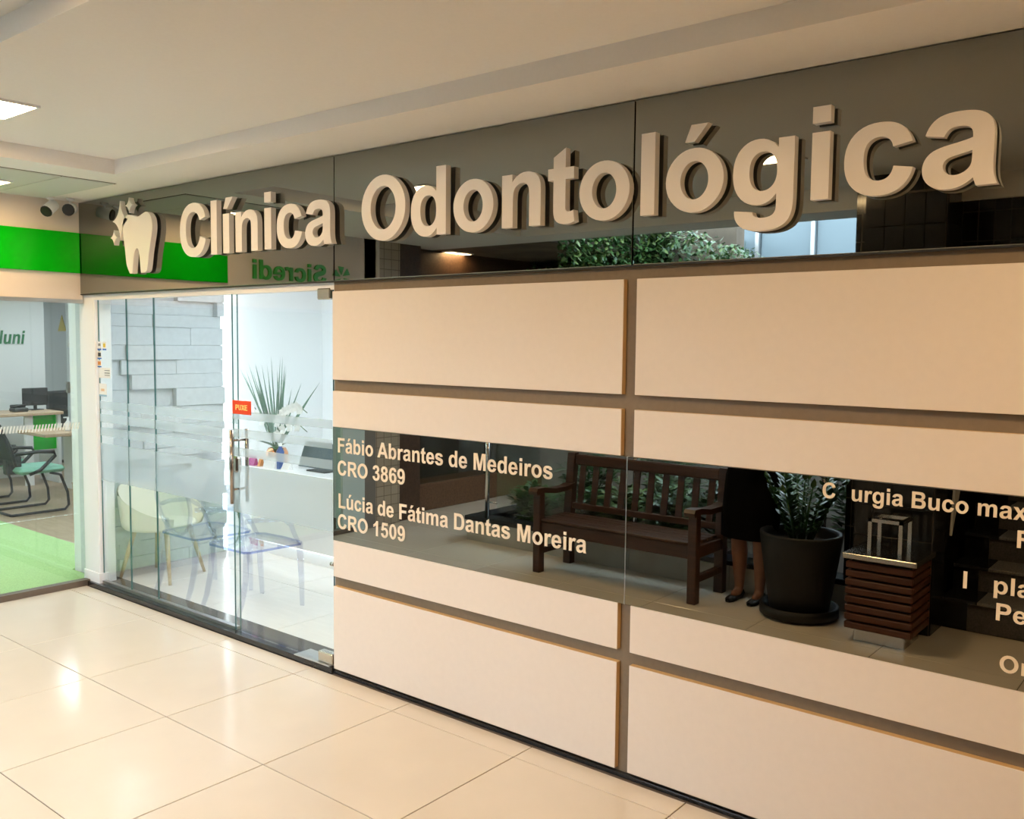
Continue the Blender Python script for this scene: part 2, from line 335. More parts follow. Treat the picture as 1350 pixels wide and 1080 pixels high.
G['a'] = (1139, [_a]); G['á'] = (1139, [_a, [xf(ACUTE, lambda x, y: (x+220, y))]])
G['g'] = (1251, [[alt('121,-70 442,-109 ~450,-165 479,-186 ~519,-216 605,-216 ~715,-216 770,-183 ~807,-161 826,-112 ~839,-77 839,17 839,172 ~713,0 521,0 ~307,0 182,181 ~84,324 84,537 ~84,804 212,945 ~341,1086 532,1086 ~729,1086 857,913 857,1062 1120,1062 1120,109 ~1120,-79 1089,-172 ~1058,-265 1002,-318 ~946,-371 852,-401 ~759,-431 616,-431 ~346,-431 233,-338 ~120,-246 120,-104 ~120,-90'), alt('372,553 ~372,384 437,305 ~503,227 599,227 ~702,227 773,307 ~844,388 844,546 ~844,711 776,791 ~708,871 604,871 ~503,871 437,792 ~372,714')]])
_s = '48,303 330,346 ~348,264 403,221 ~458,179 557,179 ~666,179 721,219 ~758,247 758,294 ~758,326 738,347 ~717,367 644,384 ~304,459 213,521 ~87,607 87,760 ~87,898 196,992 ~305,1086 534,1086 ~752,1086 858,1015 ~964,944 1004,805 739,756 ~722,818 674,851 ~627,884 539,884 ~428,884 380,853 ~348,831 348,796 ~348,766 376,745 ~414,717 638,666 ~863,615 952,541 ~1040,466 1040,332 ~1040,186 918,81 ~796,-24 557,-24 ~340,-24 213,64 ~87,152'
G['s'] = (1139, [[alt(_s)]]); G['S'] = (1366, [[xf(alt(_s), lambda x, y: (x*1.2, y*1.365+8))]])
G['C'] = (1479, [[alt('1087,539 1374,448 ~1308,208 1154,91 ~1001,-25 765,-25 ~473,-25 285,174 ~97,374 97,720 ~97,1086 286,1288 ~475,1491 783,1491 ~1052,1491 1220,1332 ~1320,1238 1370,1062 1077,992 ~1051,1106 968,1172 ~886,1238 768,1238 ~605,1238 503,1121 ~402,1004 402,742 ~402,464 502,346 ~602,228 762,228 ~880,228 965,303 ~1050,378')]])
G['R'] = (1479, [[alt('150,0 150,1466 773,1466 ~1008,1466 1114,1426 ~1221,1387 1285,1286 ~1349,1185 1349,1055 ~1349,890 1252,782 ~1155,675 962,647 ~1058,591 1120,524 ~1183,457 1289,286 1468,0 1114,0 900,319 ~786,490 744,534 ~702,579 655,595 ~608,612 506,612 446,612 446,0'), alt('446,846 665,846 ~878,846 931,864 ~984,882 1014,926 ~1044,970 1044,1036 ~1044,1110 1004,1155 ~965,1201 893,1213 ~857,1218 677,1218 446,1218')]])
G['P'] = (1366, [[alt('149,0 149,1466 624,1466 ~894,1466 976,1444 ~1102,1411 1187,1300 ~1272,1190 1272,1015 ~1272,880 1223,788 ~1174,696 1098,643 ~1023,591 945,574 ~839,553 638,553 445,553 445,0'), alt('445,1218 445,802 607,802 ~782,802 841,825 ~900,848 933,897 ~967,946 967,1011 ~967,1091 920,1143 ~873,1195 801,1208 ~748,1218 588,1218')]])
G['B'] = (1479, [[alt('150,1466 736,1466 ~910,1466 995,1451 ~1081,1437 1148,1391 ~1216,1345 1261,1268 ~1306,1192 1306,1097 ~1306,994 1250,908 ~1195,822 1100,779 ~1234,740 1306,646 ~1378,552 1378,425 ~1378,325 1331,230 ~1285,136 1204,79 ~1124,23 1006,10 ~932,2 649,0 150,0'), alt('446,1222 446,883 640,883 ~813,883 855,888 ~931,897 974,940 ~1018,984 1018,1055 ~1018,1123 980,1165 ~943,1208 869,1217 ~825,1222 616,1222'), alt('446,639 446,247 720,247 ~880,247 923,256 ~989,268 1030,314 ~1072,361 1072,439 ~1072,505 1040,551 ~1008,597 947,618 ~887,639 685,639')]])
G['D'] = (1479, [[alt('148,1466 689,1466 ~872,1466 968,1438 ~1097,1400 1189,1303 ~1281,1206 1329,1065 ~1377,925 1377,719 ~1377,538 1332,407 ~1277,247 1175,148 ~1098,73 967,31 ~869,0 705,0 148,0'), alt('444,1218 444,247 665,247 ~789,247 844,261 ~916,279 963,322 ~1011,365 1041,463 ~1071,562 1071,732 ~1071,902 1041,993 ~1011,1084 957,1135 ~903,1186 820,1204 ~758,1218 577,1218')]])
G['x'] = (1139, [[alt('12,0 391,549 28,1062 371,1062 557,773 753,1062 1083,1062 727,565 1116,0 771,0 557,326 341,0')]])
G['1'] = (1139, [[alt('806,0 525,0 525,1059 ~371,915 162,846 162,1101 ~272,1137 401,1237 ~530,1338 578,1472 806,1472')]])
G['3'] = (1139, [[alt('77,389 349,422 ~362,318 419,263 ~476,208 557,208 ~644,208 703,274 ~763,340 763,452 ~763,558 706,620 ~649,682 567,682 ~513,682 438,661 469,890 ~583,887 643,939 ~703,992 703,1079 ~703,1153 659,1197 ~615,1241 542,1241 ~470,1241 419,1191 ~368,1141 357,1045 98,1089 ~125,1222 179,1301 ~234,1381 331,1426 ~429,1472 550,1472 ~757,1472 882,1340 ~985,1232 985,1096 ~985,903 774,788 ~900,761 975,667 ~1051,573 1051,440 ~1051,247 910,111 ~769,-25 559,-25 ~360,-25 229,89 ~98,204')]])
G['8'] = (1139, [[alt('329,788 ~220,834 170,914 ~121,995 121,1091 ~121,1255 235,1362 ~350,1469 561,1469 ~770,1469 885,1362 ~1001,1255 1001,1091 ~1001,989 948,909 ~895,830 799,788 ~921,739 984,645 ~1048,551 1048,428 ~1048,225 918,98 ~789,-29 574,-29 ~374,-29 241,76 ~84,200 84,416 ~84,535 143,634 ~202,734'), ell(561, 1064, 172, 178), ell(566, 430, 205, 230)]])
G['5'] = (1139, [[alt('91,377 370,406 ~382,311 441,255 ~500,200 577,200 ~665,200 726,271 ~787,343 787,487 ~787,622 726,689 ~666,757 569,757 ~448,757 352,650 125,683 268,1441 1006,1441 1006,1180 480,1180 436,933 ~529,979 626,979 ~811,979 939,844 ~1068,710 1068,495 ~1068,316 964,175 ~822,-18 570,-18 ~368,-18 241,90 ~114,198')]])
G[' '] = (569, [])
def flatten(c, n=4):
    """quadratic outline with implied on-points -> polyline"""
    pts = []
    for i, p in enumerate(c):
        q = c[(i+1) % len(c)]
        pts.append(p)
        if len(p) > 2 and len(q) > 2: pts.append(((p[0]+q[0])/2, (p[1]+q[1])/2))
    k = next(i for i, p in enumerate(pts) if len(p) == 2); pts = pts[k:]+pts[:k]
    out = []; i = 0; N = len(pts)
    while i < N:
        p = pts[i]; q = pts[(i+1) % N]; out.append((p[0], p[1]))
        if len(q) > 2:
            r = pts[(i+2) % N]
            for j in range(1, n):
                t = j/n; out.append(((1-t)**2*p[0]+2*t*(1-t)*q[0]+t*t*r[0], (1-t)**2*p[1]+2*t*(1-t)*q[1]+t*t*r[1]))
            i += 2
        else: i += 1
    return out
def textw(t): return sum(G[ch][0] for ch in t)/2048
def glyph(mb, ch, x, z, em, xs, y0, y1, n=4, place=None, mi=0, side=0, slant=0.0):
    for comp in G[ch][1]:
        mb.prism([[(x+(px+slant*pz)*em*xs/2048, z+pz*em/2048) for px, pz in flatten(c, n)] for c in comp], y0, y1, mi, side, place)
def textline(t, x, z, em, xs, y0, y1, n=3, place=None, slant=0.0, skip=()):
    mb = MB()
    for i, ch in enumerate(t):
        if i not in skip: glyph(mb, ch, x, z, em, xs, y0, y1, n, place, slant=slant)
        x += G[ch][0]/2048*em*xs
    return mb

# ================================================================== SETTING
ZC = 2.876          # low ceiling
XC = -6.80          # corner with the neighbouring shop
# ---- hall floor: porcelain tiles
floor = struct(MB().box(-9.5, 3.2, -8.5, 0.10, -0.06, -0.004).build('floor', M_grout))
TX, TY, X0, Y0 = 0.80, 0.7758, -5.7061, -0.1375
def tmesh(w_, h_): return MB().bbox(0, w_-0.005, 0, h_-0.005, -0.02, 0, 0.0015).mesh('tile', M_tile)
full = tmesh(TX, TY); strip = tmesh(TX, -Y0-0.002)
ks = range(-1, 11)
for k in ks:
    x = X0+k*TX; 
    if k == -1:
        inst('tile', tmesh(X0-XC, TY), floor, (XC+.002, Y0-TY, 0)); me0 = tmesh(X0-XC, TY)
        for j in range(1, 4): inst('tile', me0, floor, (XC+.002, Y0-(j+1)*TY, 0))
        inst('tile', tmesh(X0-XC, -Y0-0.002), floor, (XC+.002, Y0, 0)); continue
    inst('tile', strip, floor, (x, Y0, 0))
    for j in range(0, 4): inst('tile', full, floor, (x, Y0-(j+1)*TY, 0))
# passage beyond, past the planter
for k in range(-3, 0):
    for j in range(4, 10): inst('tile', full, floor, (X0+k*TX+0.8*0, Y0-(j+1)*TY, 0))


# ---- ceiling: low border, tray, upper tray
ceil = MB()
ceil.box(-9.5, 3.2, -0.42, 0.30, ZC, 3.3)                 # border along the clinic
ceil.box(-9.5, -5.45, -4.0, -0.42, ZC, 3.3)               # border along the neighbour shop
ceil.box(-5.45, 3.2, -1.79, -0.42, 2.962, 3.3)            # tray
ceil.box(-5.45, 3.2, -3.55, -1.79, 3.05, 3.3)             # upper tray
ceil.box(-5.45, 3.2, -4.0, -3.55, ZC, 3.3)                # border along the garden
struct(ceil.build('ceiling', M_ceil))
M_conc = mat('stained_concrete', (.20, .155, .11), .85, col2=(.10, .075, .055), scale=2.5)
struct(MB().box(-9.5, -5.45, -8.5, -4.0, ZC, 3.3).build('ceiling_passage', M_conc))
hat = thing('ceiling_hatch', 'grey access hatch of two panels in the ceiling near the cameras', 'hatch', (0, 0, 0))
for a, b in ((-0.255, -0.585), (-0.595, -1.25)):
    MB().bbox(-6.765, -5.775, b, a, ZC-0.006, ZC+0.004, 0.002).build('panel', M_hatch, hat)
MB().box(-6.775, -5.765, -1.26, -0.245, ZC-0.002, ZC+0.002).build('frame', M_grout, hat)

def ceiling_light(x, y, z, label, s=0.36, group='square ceiling lights', lamp=None, off=True):
    sfx = '_offscreen' if off else ''
    t = thing('ceiling_light'+sfx, label, 'ceiling light', (x, y, z), 0, group)
    h = s/2; f = MB()
    f.box(-h-.012, h+.012, -h-.012, -h, -.012, .0); f.box(-h-.012, h+.012, h, h+.012, -.012, .0)
    f.box(-h-.012, -h, -h, h, -.012, .0); f.box(h, h+.012, -h, h, -.012, .0)
    f.build('frame', M_white, t)
    MB().box(-h, h, -h, h, -.008, -.002).build('diffuser'+sfx, lamp or M_lamp, t)
    return t
M_lamp = emit('lamp_warm', WARM, P_HALL)
ceiling_light(-4.67, -1.475, 2.962, 'glowing square light in the ceiling tray facing the tooth emblem', off=False)
ceiling_light(-2.42, -2.20, 3.05, 'glowing square light in the upper ceiling tray over the bench end')
ceiling_light(0.15, -1.5, 2.962, 'glowing square light in the ceiling tray before the last sign letter')
ceiling_light(-6.33, -0.86, ZC-0.006, 'glowing square light set into the ceiling hatch', 0.28, off=False, lamp=emit('lamp_warm_small', WARM, P_HALL*.5))
ceiling_light(-7.1, -4.35, ZC, 'glowing square light over the passage beside the dark shop window')

# ---- facade: backing wall with panels, mirrors, sign glass
wf = struct(MB().box(-3.945, 3.2, 0.03, 0.12, 0.0, 2.2).build('wall_front', M_back))
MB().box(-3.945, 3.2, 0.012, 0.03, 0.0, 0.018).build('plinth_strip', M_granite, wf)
cols = [(-3.925, -2.058), (-1.995, -0.128), (-0.065, 1.80)]
rows = [(0.036, 0.508), (0.564, 0.768), (1.404, 1.602), (1.664, 2.146)]
for x0, x1 in cols:
    for z0, z1 in rows:
        m = MB().bbox(x0, x1, 0.0, 0.03, z0, z1, 0.0015)
        for i, f in enumerate(m.f):
            n_ = [m.v[k] for k in f]
            if not all(abs(p[1]) < 0.002 for p in n_): m.mi[i] = 1
        m.build('panel', [M_panel, M_edge], wf)
mirrors = []
for x0, x1 in ((-3.925, -2.026), (-2.023, -0.098), (-0.095, 1.80)):
    o = MB().bbox(x0, x1, -0.001, 0.03, 0.769, 1.403, 0.0015).build('mirror_panel', M_mirror, wf); o['label'] = 'dark mirror glass panel'; mirrors.append(o)
MB().box(-2.0262, -2.0228, -0.002, 0.02, 0.769, 1.403).build('joint_strip', M_alu, wf)
# vinyl lettering on the mirrors (world coordinates, the mirror panels sit at the origin)
def vinyl(t, x0, x1, z, em, mirror, skip=(), xs=None):
    if xs is None: xs = (x1-x0)/(textw(t)*em)
    o = textline(t, x0, z, em, xs, -0.0028, -0.0010, 3, skip=skip).build('lettering', M_vinyl, mirror)
    o['label'] = 'cream vinyl lettering reading ' + t if not skip else 'cream vinyl lettering with missing letters'
vinyl('Fábio Abrantes de Medeiros', -3.888, -2.408, 1.265, 0.113, mirrors[0])
vinyl('CRO 3869', -3.888, -3.352, 1.140, 0.113, mirrors[0])
vinyl('Lúcia de Fátima Dantas Moreira', -3.884, -2.220, 0.957, 0.113, mirrors[0])
vinyl('CRO 1509', -3.888, -3.350, 0.842, 0.113, mirrors[0])
vinyl('Cirurgia Buco max', -1.194, -0.53, 1.326, 0.0795, mirrors[1], skip=(1, 2))
vinyl('F', -0.562, -0.5, 1.236, 0.0795, mirrors[1], xs=1.0)
vinyl('Impla', -0.714, -0.5, 1.077, 0.0795, mirrors[1], skip=(1,), xs=1.0)
vinyl('Pe', -0.612, -0.5, 0.989, 0.0795, mirrors[1], xs=1.0)
vinyl('Or', -0.592, -0.5, 0.822, 0.0795, mirrors[1], xs=1.0)
# sign band
fas = struct(MB().box(XC, 3.2, 0.022, 0.30, 2.2, 3.0).build('wall_fascia', M_back))
for x0, x1 in ((XC+.006, -3.912), (-3.906, -2.023), (-2.017, -0.105), (-0.099, 1.80)):
    o = MB().bbox(x0, x1, 0.0, 0.022, 2.204, 2.872, 0.002).build('glass_panel', M_signglass, fas); o['label'] = 'smoked grey reflective glass sign panel'
MB().box(XC, 3.2, 0.002, 0.022, 2.1965, 2.203).build('edge_trim', M_black, fas)
# raised letters
def sign_word(word, x0, x1, z, em, label, cat):
    t = thing('sign_lettering', label, cat, ((x0+x1)/2, -0.05, z))
    lb = G[word[0]][1][0][0]; xs = (x1-x0)/((textw(word)-0.07)*em); x = x0-0.045*em*xs
    for ch in word:
        mb = MB(); glyph(mb, ch, x-(x0+x1)/2, 0, em, xs, 0.0, 0.034, 5, side=1)
        mb.v = [(p[0], p[1], p[2]) for p in mb.v]
        l = mb.build('letter', [M_letter, M_letter], t)
        mb2 = MB(); cx = x-(x0+x1)/2+G[ch][0]/2048*em*xs*.5
        x += G[ch][0]/2048*em*xs
    return t
sign_word('Clínica', -5.352, -3.862, 2.398, 0.4535, 'raised cream letters spelling Clínica on the smoked glass band', 'sign')
sign_word('Odontológica', -3.630, -0.650, 2.394, 0.4535, 'raised cream letters spelling Odontológica on the smoked glass band', 'sign')
# tooth emblem
def crv(pts, n=8):
    """closed Catmull-Rom; points given with 3 values are sharp"""
    out = []; N = len(pts)
    for i in range(N):
        p1, p2 = pts[i], pts[(i+1) % N]
        p0 = pts[i-1] if len(p1) == 2 else p1; p3 = pts[(i+2) % N] if len(p2) == 2 else p2
        for j in range(n):
            t = j/n
            out.append(tuple(0.5*(2*p1[k]+(p2[k]-p0[k])*t+(2*p0[k]-5*p1[k]+4*p2[k]-p3[k])*t*t+(3*p1[k]-p0[k]-3*p2[k]+p3[k])*t**3) for k in (0, 1)))
    return out
tooth = thing('tooth_emblem', 'raised cream tooth emblem with three sparkles on the smoked glass', 'emblem', (-5.88, -0.05, 2.32))
T = [(-.185, .30), (-.175, .36), (-.12, .395), (-.04, .385), (.01, .372), (.06, .385), (.13, .398), (.185, .36), (.20, .29), (.175, .20), (.15, .12), (.125, .02), (.085, .0, 1), (.045, .0, 1), (.035, .06), (.025, .135), (.0, .165), (-.035, .14), (-.055, .06), (-.065, .0, 1), (-.10, .0, 1), (-.14, .06), (-.155, .14), (-.17, .22)]
MB().prism([crv(T, 5)], 0, 0.036).build('tooth', M_letter, tooth)
def star(cx, cz, a, b):
    pts = []
    for k in range(4):
        t0 = k*PI/2; px, pz = math.cos(t0)*(a if k % 2 == 0 else 0), math.sin(t0)*(b if k % 2 else 0)
        t1 = t0+PI/2; qx, qz = math.cos(t1)*(a if k % 2 else 0), math.sin(t1)*(b if k % 2 == 0 else 0)
        for j in range(6):
            t = j/6; mx_, mz_ = (px+qx)*.16, (pz+qz)*.16
            pts.append((cx+(1-t)**2*px+2*t*(1-t)*mx_+t*t*qx, cz+(1-t)**2*pz+2*t*(1-t)*mz_+t*t*qz))
    return pts
for cx, cz, a, b in ((-.215, .365, .105, .135), (-.095, .46, .052, .052), (-.305, .255, .05, .052)):
    MB().prism([star(cx, cz, a, b)], 0, 0.036).build('sparkle', M_letter, tooth)

# ---- neighbour shop front (plane x = XC)
wl = rootstruct('wall_left')
MB().box(XC-.15, XC, -3.0, 0.02, 2.16, 3.0).build('fascia_board', M_beige, wl)
MB().bbox(XC, XC+.022, -1.25, -0.004, 2.356, 2.650, .002).build('green_band', M_green, wl)
MB().box(XC-.08, XC+.004, -2.66, 0.02, 2.135, 2.162).build('head_rail', M_alu, wl)
MB().box(XC-.06, XC+.01, -2.66, 0.02, 0.0, 0.045).build('sill_rail', mat('sill_brown', (0.20, 0.16, 0.13), .4, .6), wl)
for a, b in ((-1.3, 0.0), (-2.64, -1.306)):
    g = MB().box(XC-.034, XC-.026, a, b, .045, 2.14).build('glass_pane', M_glass, wl)
    hs = MB(); y = a+.01
    while y < b-.03:
        hs.add([(XC-.024, y, 1.196), (XC-.024, y+.011, 1.196), (XC-.024, y+.024, 1.246), (XC-.024, y+.013, 1.246)], [(0, 1, 2, 3)]); y += .022
    tag(hs.build('hatched_strip', M_hash, g), kind='stuff')
MB().box(XC-.10, XC+.004, -2.80, -2.52, 0, 2.16).build('lit_glass_standin', mat('lit_glass_teal', (.62, .76, .77), .4), wl)  # added pale board, its teal painted in for the brightly lit shop glass
# sign letters beside the green band (seen reversed in the smoked glass)
sc = thing('sign_lettering', 'green letters spelling Sicredi on the beige board of the bank shop', 'sign', (XC+.01, -1.9, 2.41))
pl = lambda x, y, z: (y*-1.0, x, z)
xx = -0.42
for ch in 'Sicredi':
    mb = MB(); glyph(mb, ch, xx, 0, 0.235, 1.06, -0.012, 0.006, 3, place=lambda x, y, z: (-y, x, z)); 
    mb.build('letter', M_greenl, sc); xx += G[ch][0]/2048*.235*1.06
pw = MB()
for k in range(6):
    a = k*PI/3+.3; c = Vector((0, -.60, .07)); d = Vector((0, math.cos(a), math.sin(a))); e = Vector((0, -math.sin(a), math.cos(a)))
    for dx in (0.0, 0.012):
        pw.add([c+d*.02+Vector((dx, 0, 0)), c+d*.09+e*.045+Vector((dx, 0, 0)), c+d*.11-e*.02+Vector((dx, 0, 0))], [(0, 1, 2)])
pw.build('pinwheel_mark', M_greenl, sc)
# white corner column between the two shops
cw = struct(MB().bbox(-6.885, -6.655, 0.03, 0.16, 0.0, 2.2, .006).build('wall_column', M_white))
MB().bbox(-6.892, -6.648, 0.022, 0.10, 0.0, 0.11, .003).build('baseboard_column', M_white, cw)

# ---- clinic front: sill, glazing, door
sill = struct(MB().bbox(-6.86, -3.945, 0.0, 0.215, -0.01, 0.034, .003).build('trim_1', M_granite))
MB().box(-6.65, -4.93, 0.045, 0.075, 0.034, 0.055).build('floor_track', M_alu, sill)
MB().box(-6.66, -3.945, 0.03, 0.10, 2.158, 2.2).build('head_track', M_white, sill)
win = rootstruct('window_1')
def pane(x0, x1, y, name='glass_pane', parent=win):
    m = MB().box(x0, x1, y-.005, y+.005, 0.040, 2.165)
    for i, f in enumerate(m.f):
        if len({round(m.v[k][0], 3) for k in f}) == 1: m.mi[i] = 1
    return m.build(name, [M_glass, M_gedge], parent)
def bands(x0, x1, y, parent, zs):
    for z0, z1 in zs: MB().box(x0, x1, y-.007, y-.0062, z0, z1).build('frosted_band', M_frost, parent)
ZB = ((1.352, 1.414), (1.255, 1.318), (1.155, 1.218), (0.82, 1.10))
for x0, x1 in ((-6.65, -6.246), (-6.24, -5.878), (-5.872, -4.90)):
    p_ = pane(x0, x1, .06); bands(x0+.002, x1-.002, .06, p_, ZB)
door = rootstruct('door_1')
dp = pane(-4.925, -3.965, .04, 'door_leaf', door)
bands(-4.92, -3.97, .04, dp, ((1.385, 1.435), (1.272, 1.325), (1.156, 1.209), (0.80, 1.10)))
h = MB()
for y in (-.015, .095): h.tube([(-4.865, y, .862), (-4.865, y, 1.322)], .0125, 12)
for z in (.95, 1.255): h.tube([(-4.865, -.015, z), (-4.865, .095, z)], .007, 8)
h.build('pull_handle', mat('bronze_steel', (.36, .30, .26), .18, 1.0), door)
MB().bbox(-4.955, -4.865, .018, .062, 1.052, 1.152, .012).build('lock', M_steel, door)
MB().bbox(-4.085, -3.975, .022, .058, 2.105, 2.168, .006).build('hinge', M_steel, door)
MB().bbox(-4.085, -3.960, .015, .065, .036, .10, .006).build('hinge', M_steel, door)
MB().bbox(-4.28, -3.96, -.005, .12, .0341, .040, .002).build('floor_plate', M_alu, door)
MB().tube([(-3.98, .03, .62), (-3.955, .03, .62)], .012, 8).build('stop', M_steel, door)
px_ = MB().bbox(-4.918, -4.725, .028, .0335, 1.418, 1.503, .002).build('pull_sign', M_red, door); px_['label'] = 'small red sign reading PUXE'
tw = .118; em_ = .046
textline('PUXE', -4.885, 1.444, em_, .128/(textw('PUXE')*em_), .0262, .028, 2).build('lettering', M_redtxt, px_)
# stickers on the glass
stk = thing('card_stickers', 'strip of small payment and notice stickers on the corner glass', 'stickers', (-6.58, .05, 1.45))
def st(x0, x1, z0, z1, marks=()):
    o = MB().box(x0+6.58, x1+6.58, -.0015, 0, z0-1.45, z1-1.45).build('sticker', M_paper, stk)
    for (a, b, c, d, m) in marks:
        MB().box(x0+6.58+(x1-x0)*a, x0+6.58+(x1-x0)*b, -.0022, -.0016, z0-1.45+(z1-z0)*c, z0-1.45+(z1-z0)*d).build('print', m, o)
BL = (0.0, 1.0, .0, .18, M_bluep)
GRY = mat('grey_print', (.25, .27, .3), .6)
st(-6.651, -6.594, 1.79, 1.852, (BL, (.2, .8, .5, .8, GRY)))
st(-6.577, -6.520, 1.79, 1.852, (BL, (.2, .75, .35, .8, M_yel)))
st(-6.654, -6.594, 1.724, 1.78, (BL, (.15, .85, .35, .85, M_black)))
st(-6.657, -6.597, 1.663, 1.715, (BL, (.1, .85, .35, .85, M_orange)))
st(-6.640, -6.469, 1.585, 1.661, ((.5, .95, .25, .32, GRY), (.5, .95, .45, .55, GRY), (.5, .95, .7, .78, GRY)))
st(-6.640, -6.528, 1.449, 1.544, ((0, 1, 0, .14, mat('pale_blue_print', (.3, .5, .65), .6)), (.25, .7, .4, .6, mat('pale_orange_print', (.8, .55, .35), .6))))

# ================================================================== CLINIC INTERIOR
cf = struct(MB().box(-7.25, -3.95, .10, 3.0, -.06, -.004).build('floor_clinic', M_grout))
cm = MB().bbox(0, .796, 0, .796, -.02, 0, .0015).mesh('tile', M_clfloor)
for i in range(5):
    for j in range(4): inst('tile', cm, cf, (-7.23+i*.8+.0, .216+j*.8-.0, 0)) if -7.23+i*.8 < -4.6 else None
STX = -7.06
sw = struct(MB().box(-7.22, STX, .16, 1.36, 0, 2.6).build('wall_stone', M_stone))
z = 0.0; rr = random.Random(3)
while z < 2.45:
    hgt = rr.choice((.075, .10, .12, .15)); y = .17 - rr.random()*.25
    while y < 1.36:
        ln = rr.choice((.22, .34, .48, .62)); a, b = max(.17, y), min(1.358, y+ln)
        if b-a > .04:
            d = rr.choice((.004, .018, .034, .05, .064))
            MB().bbox(STX, STX+d, a+.001, b-.001, z+.001, min(z+hgt, 2.5)-.001, .0015).build('stone_slab', M_stone, sw)
        y += ln
    z += hgt
M_led = emit('led_white', (0.90, 0.96, 1.0), 9.0)
ledp = MB().box(-7.12, -7.052, 1.362, 1.395, .05, 2.45).build('light_strip', M_led, sw)
struct(MB().box(-7.30, -7.20, 1.36, 2.65, 0, 2.58).build('wall_side', M_white))
struct(MB().box(-7.30, -3.85, 2.6, 2.7, 0, 2.6).build('wall_back', M_white))
struct(MB().box(-3.945, -3.85, .12, 2.7, 0, 2.6).build('wall_right', M_white))
struct(MB().box(-7.30, -3.85, .10, 2.7, 2.6, 2.7).build('ceiling_clinic', M_white))
# shallow white wall boards behind the desk
for x0, x1, z1 in ((-6.1, -5.2, 2.25), (-5.19, -4.3, 1.95)):
    struct(MB().bbox(x0, x1, 2.575, 2.6, .9, z1, .003).build('trim_2', M_whiteg))
M_clamp = emit('lamp_cool', COOL, P_CLIN)
for x, y in ((-5.9, .95), (-4.75, .95), (-5.4, 2.25)):
    t = thing('ceiling_panel_light_offscreen', 'flush square white lamp in the clinic ceiling', 'ceiling light', (x, y, 2.6), 0, 'clinic ceiling lamps')
    MB().box(-.31, .31, -.31, .31, -.02, -.0).build('frame', M_white, t)
    MB().box(-.29, .29, -.29, .29, -.024, -.021).build('diffuser_offscreen', M_clamp, t)
# reception desk
dk = thing('reception_desk', 'glossy white reception desk with light glowing under its front', 'desk', (-5.9, 1.75, 0))
MB().bbox(-.90, 1.60, -.28, .26, .13, .735, .004).build('body', M_whiteg, dk)
MB().bbox(-.96, 1.62, -.32, .30, .735, .775, .004).build('top', M_whiteg, dk)
MB().box(-.84, 1.55, -.20, .20, 0, .13).build('plinth', M_white, dk)
MB().box(-.86, 1.56, -.262, -.222, .118, .129).build('light_strip', emit('led_desk', (0.92, 0.96, 1.0), 3.0), dk)
# orchid arrangement
orc = thing('orchid_arrangement', 'copper vase of white orchids and tall spiky leaves on the desk', 'plant', (-6.62, 1.62, .775))
MB().lathe([(.0, 0), (.075, 0), (.10, .05), (.095, .12), (.075, .16), (.07, .16), (.0, .15)], n=20).build('vase', M_copper, orc)
rl = random.Random(11)
for k in range(26):
    a = rl.uniform(-.5, .68); b = rl.uniform(-.35, .35); L = rl.uniform(.62, .86)
    tip = Vector((math.sin(a)*L, math.sin(b)*L*.6, .16+math.cos(a)*L*.95))
    MB().leaf((rl.uniform(-.03, .03), rl.uniform(-.03, .03), .14), tip, .011, up=(0, 1, .1)).build('leaf', mat('blade_leaf', (.09, .20, .13), .5), orc)
for sx, n0 in ((-1, 6), (1, 7), (1, 4)):
    pts = [Vector((0, -.02, .14)), Vector((sx*.08, -.05, .38)), Vector((sx*.22, -.07, .50)), Vector((sx*.40, -.08, .56 if n0 != 4 else .40)), Vector((sx*.52, -.08, .50 if n0 != 4 else .34))]
    if n0 == 4: pts[1].z = .28; pts[2].z = .36
    stm = MB().tube(pts, .004, 6).build('stem', M_leafm, orc)
    for q in range(n0):
        t = 1.2+q*2.6/n0; i = min(int(t), 3); p = pts[i].lerp(pts[i+1], t-i) + Vector((0, -.02, -.01))
        fl = MB()
        for w_ in range(5):
            an = w_*2*PI/5+.3; d = Vector((math.cos(an), 0, math.sin(an))); fl.leaf(p, p+d*.052-Vector((0, .012, 0)), .024, up=(0, -1, 0))
        fl.build('flower', M_petal, stm)
for k in range(4):
    a = (-.9, .7, 2.4, 3.6)[k]
    MB().leaf((0, 0, .15), (math.cos(a)*.22, math.sin(a)*.12-.03, .16+.05*(k % 2)), .035, droop=.03).build('leaf', M_leafd, orc)
# monitor on the desk
mo = thing('desk_monitor', 'dark grey monitor leaning back on the reception desk', 'monitor', (-6.05, 1.66, .775))
MB().bbox(-.12, .12, -.08, .08, 0, .012, .003).build('foot', M_black, mo)
sm_ = MB(); sm_.add([(-.30, -.02, .02), (.24, -.02, .02), (.17, .09, .225), (-.34, .09, .225), (-.30, .0, .02), (.24, .0, .02), (.17, .11, .225), (-.34, .11, .225)], [(0, 1, 2, 3), (5, 4, 7, 6), (0, 4, 5, 1), (1, 5, 6, 2), (2, 6, 7, 3), (3, 7, 4, 0)])
sm_.build('screen', M_screen, mo)
bt = thing('blue_bottle', 'blue bottle standing beside the copper vase', 'bottle', (-6.44, 1.52, .775))
MB().lathe([(.0, 0), (.034, 0), (.034, .15), (.015, .18), (.015, .20), (.0, .20)], n=16).build('body', M_blue, bt); MB().lathe([(.017, .195), (.017, .22), (0, .22)], n=12).build('cap', M_white, bt)
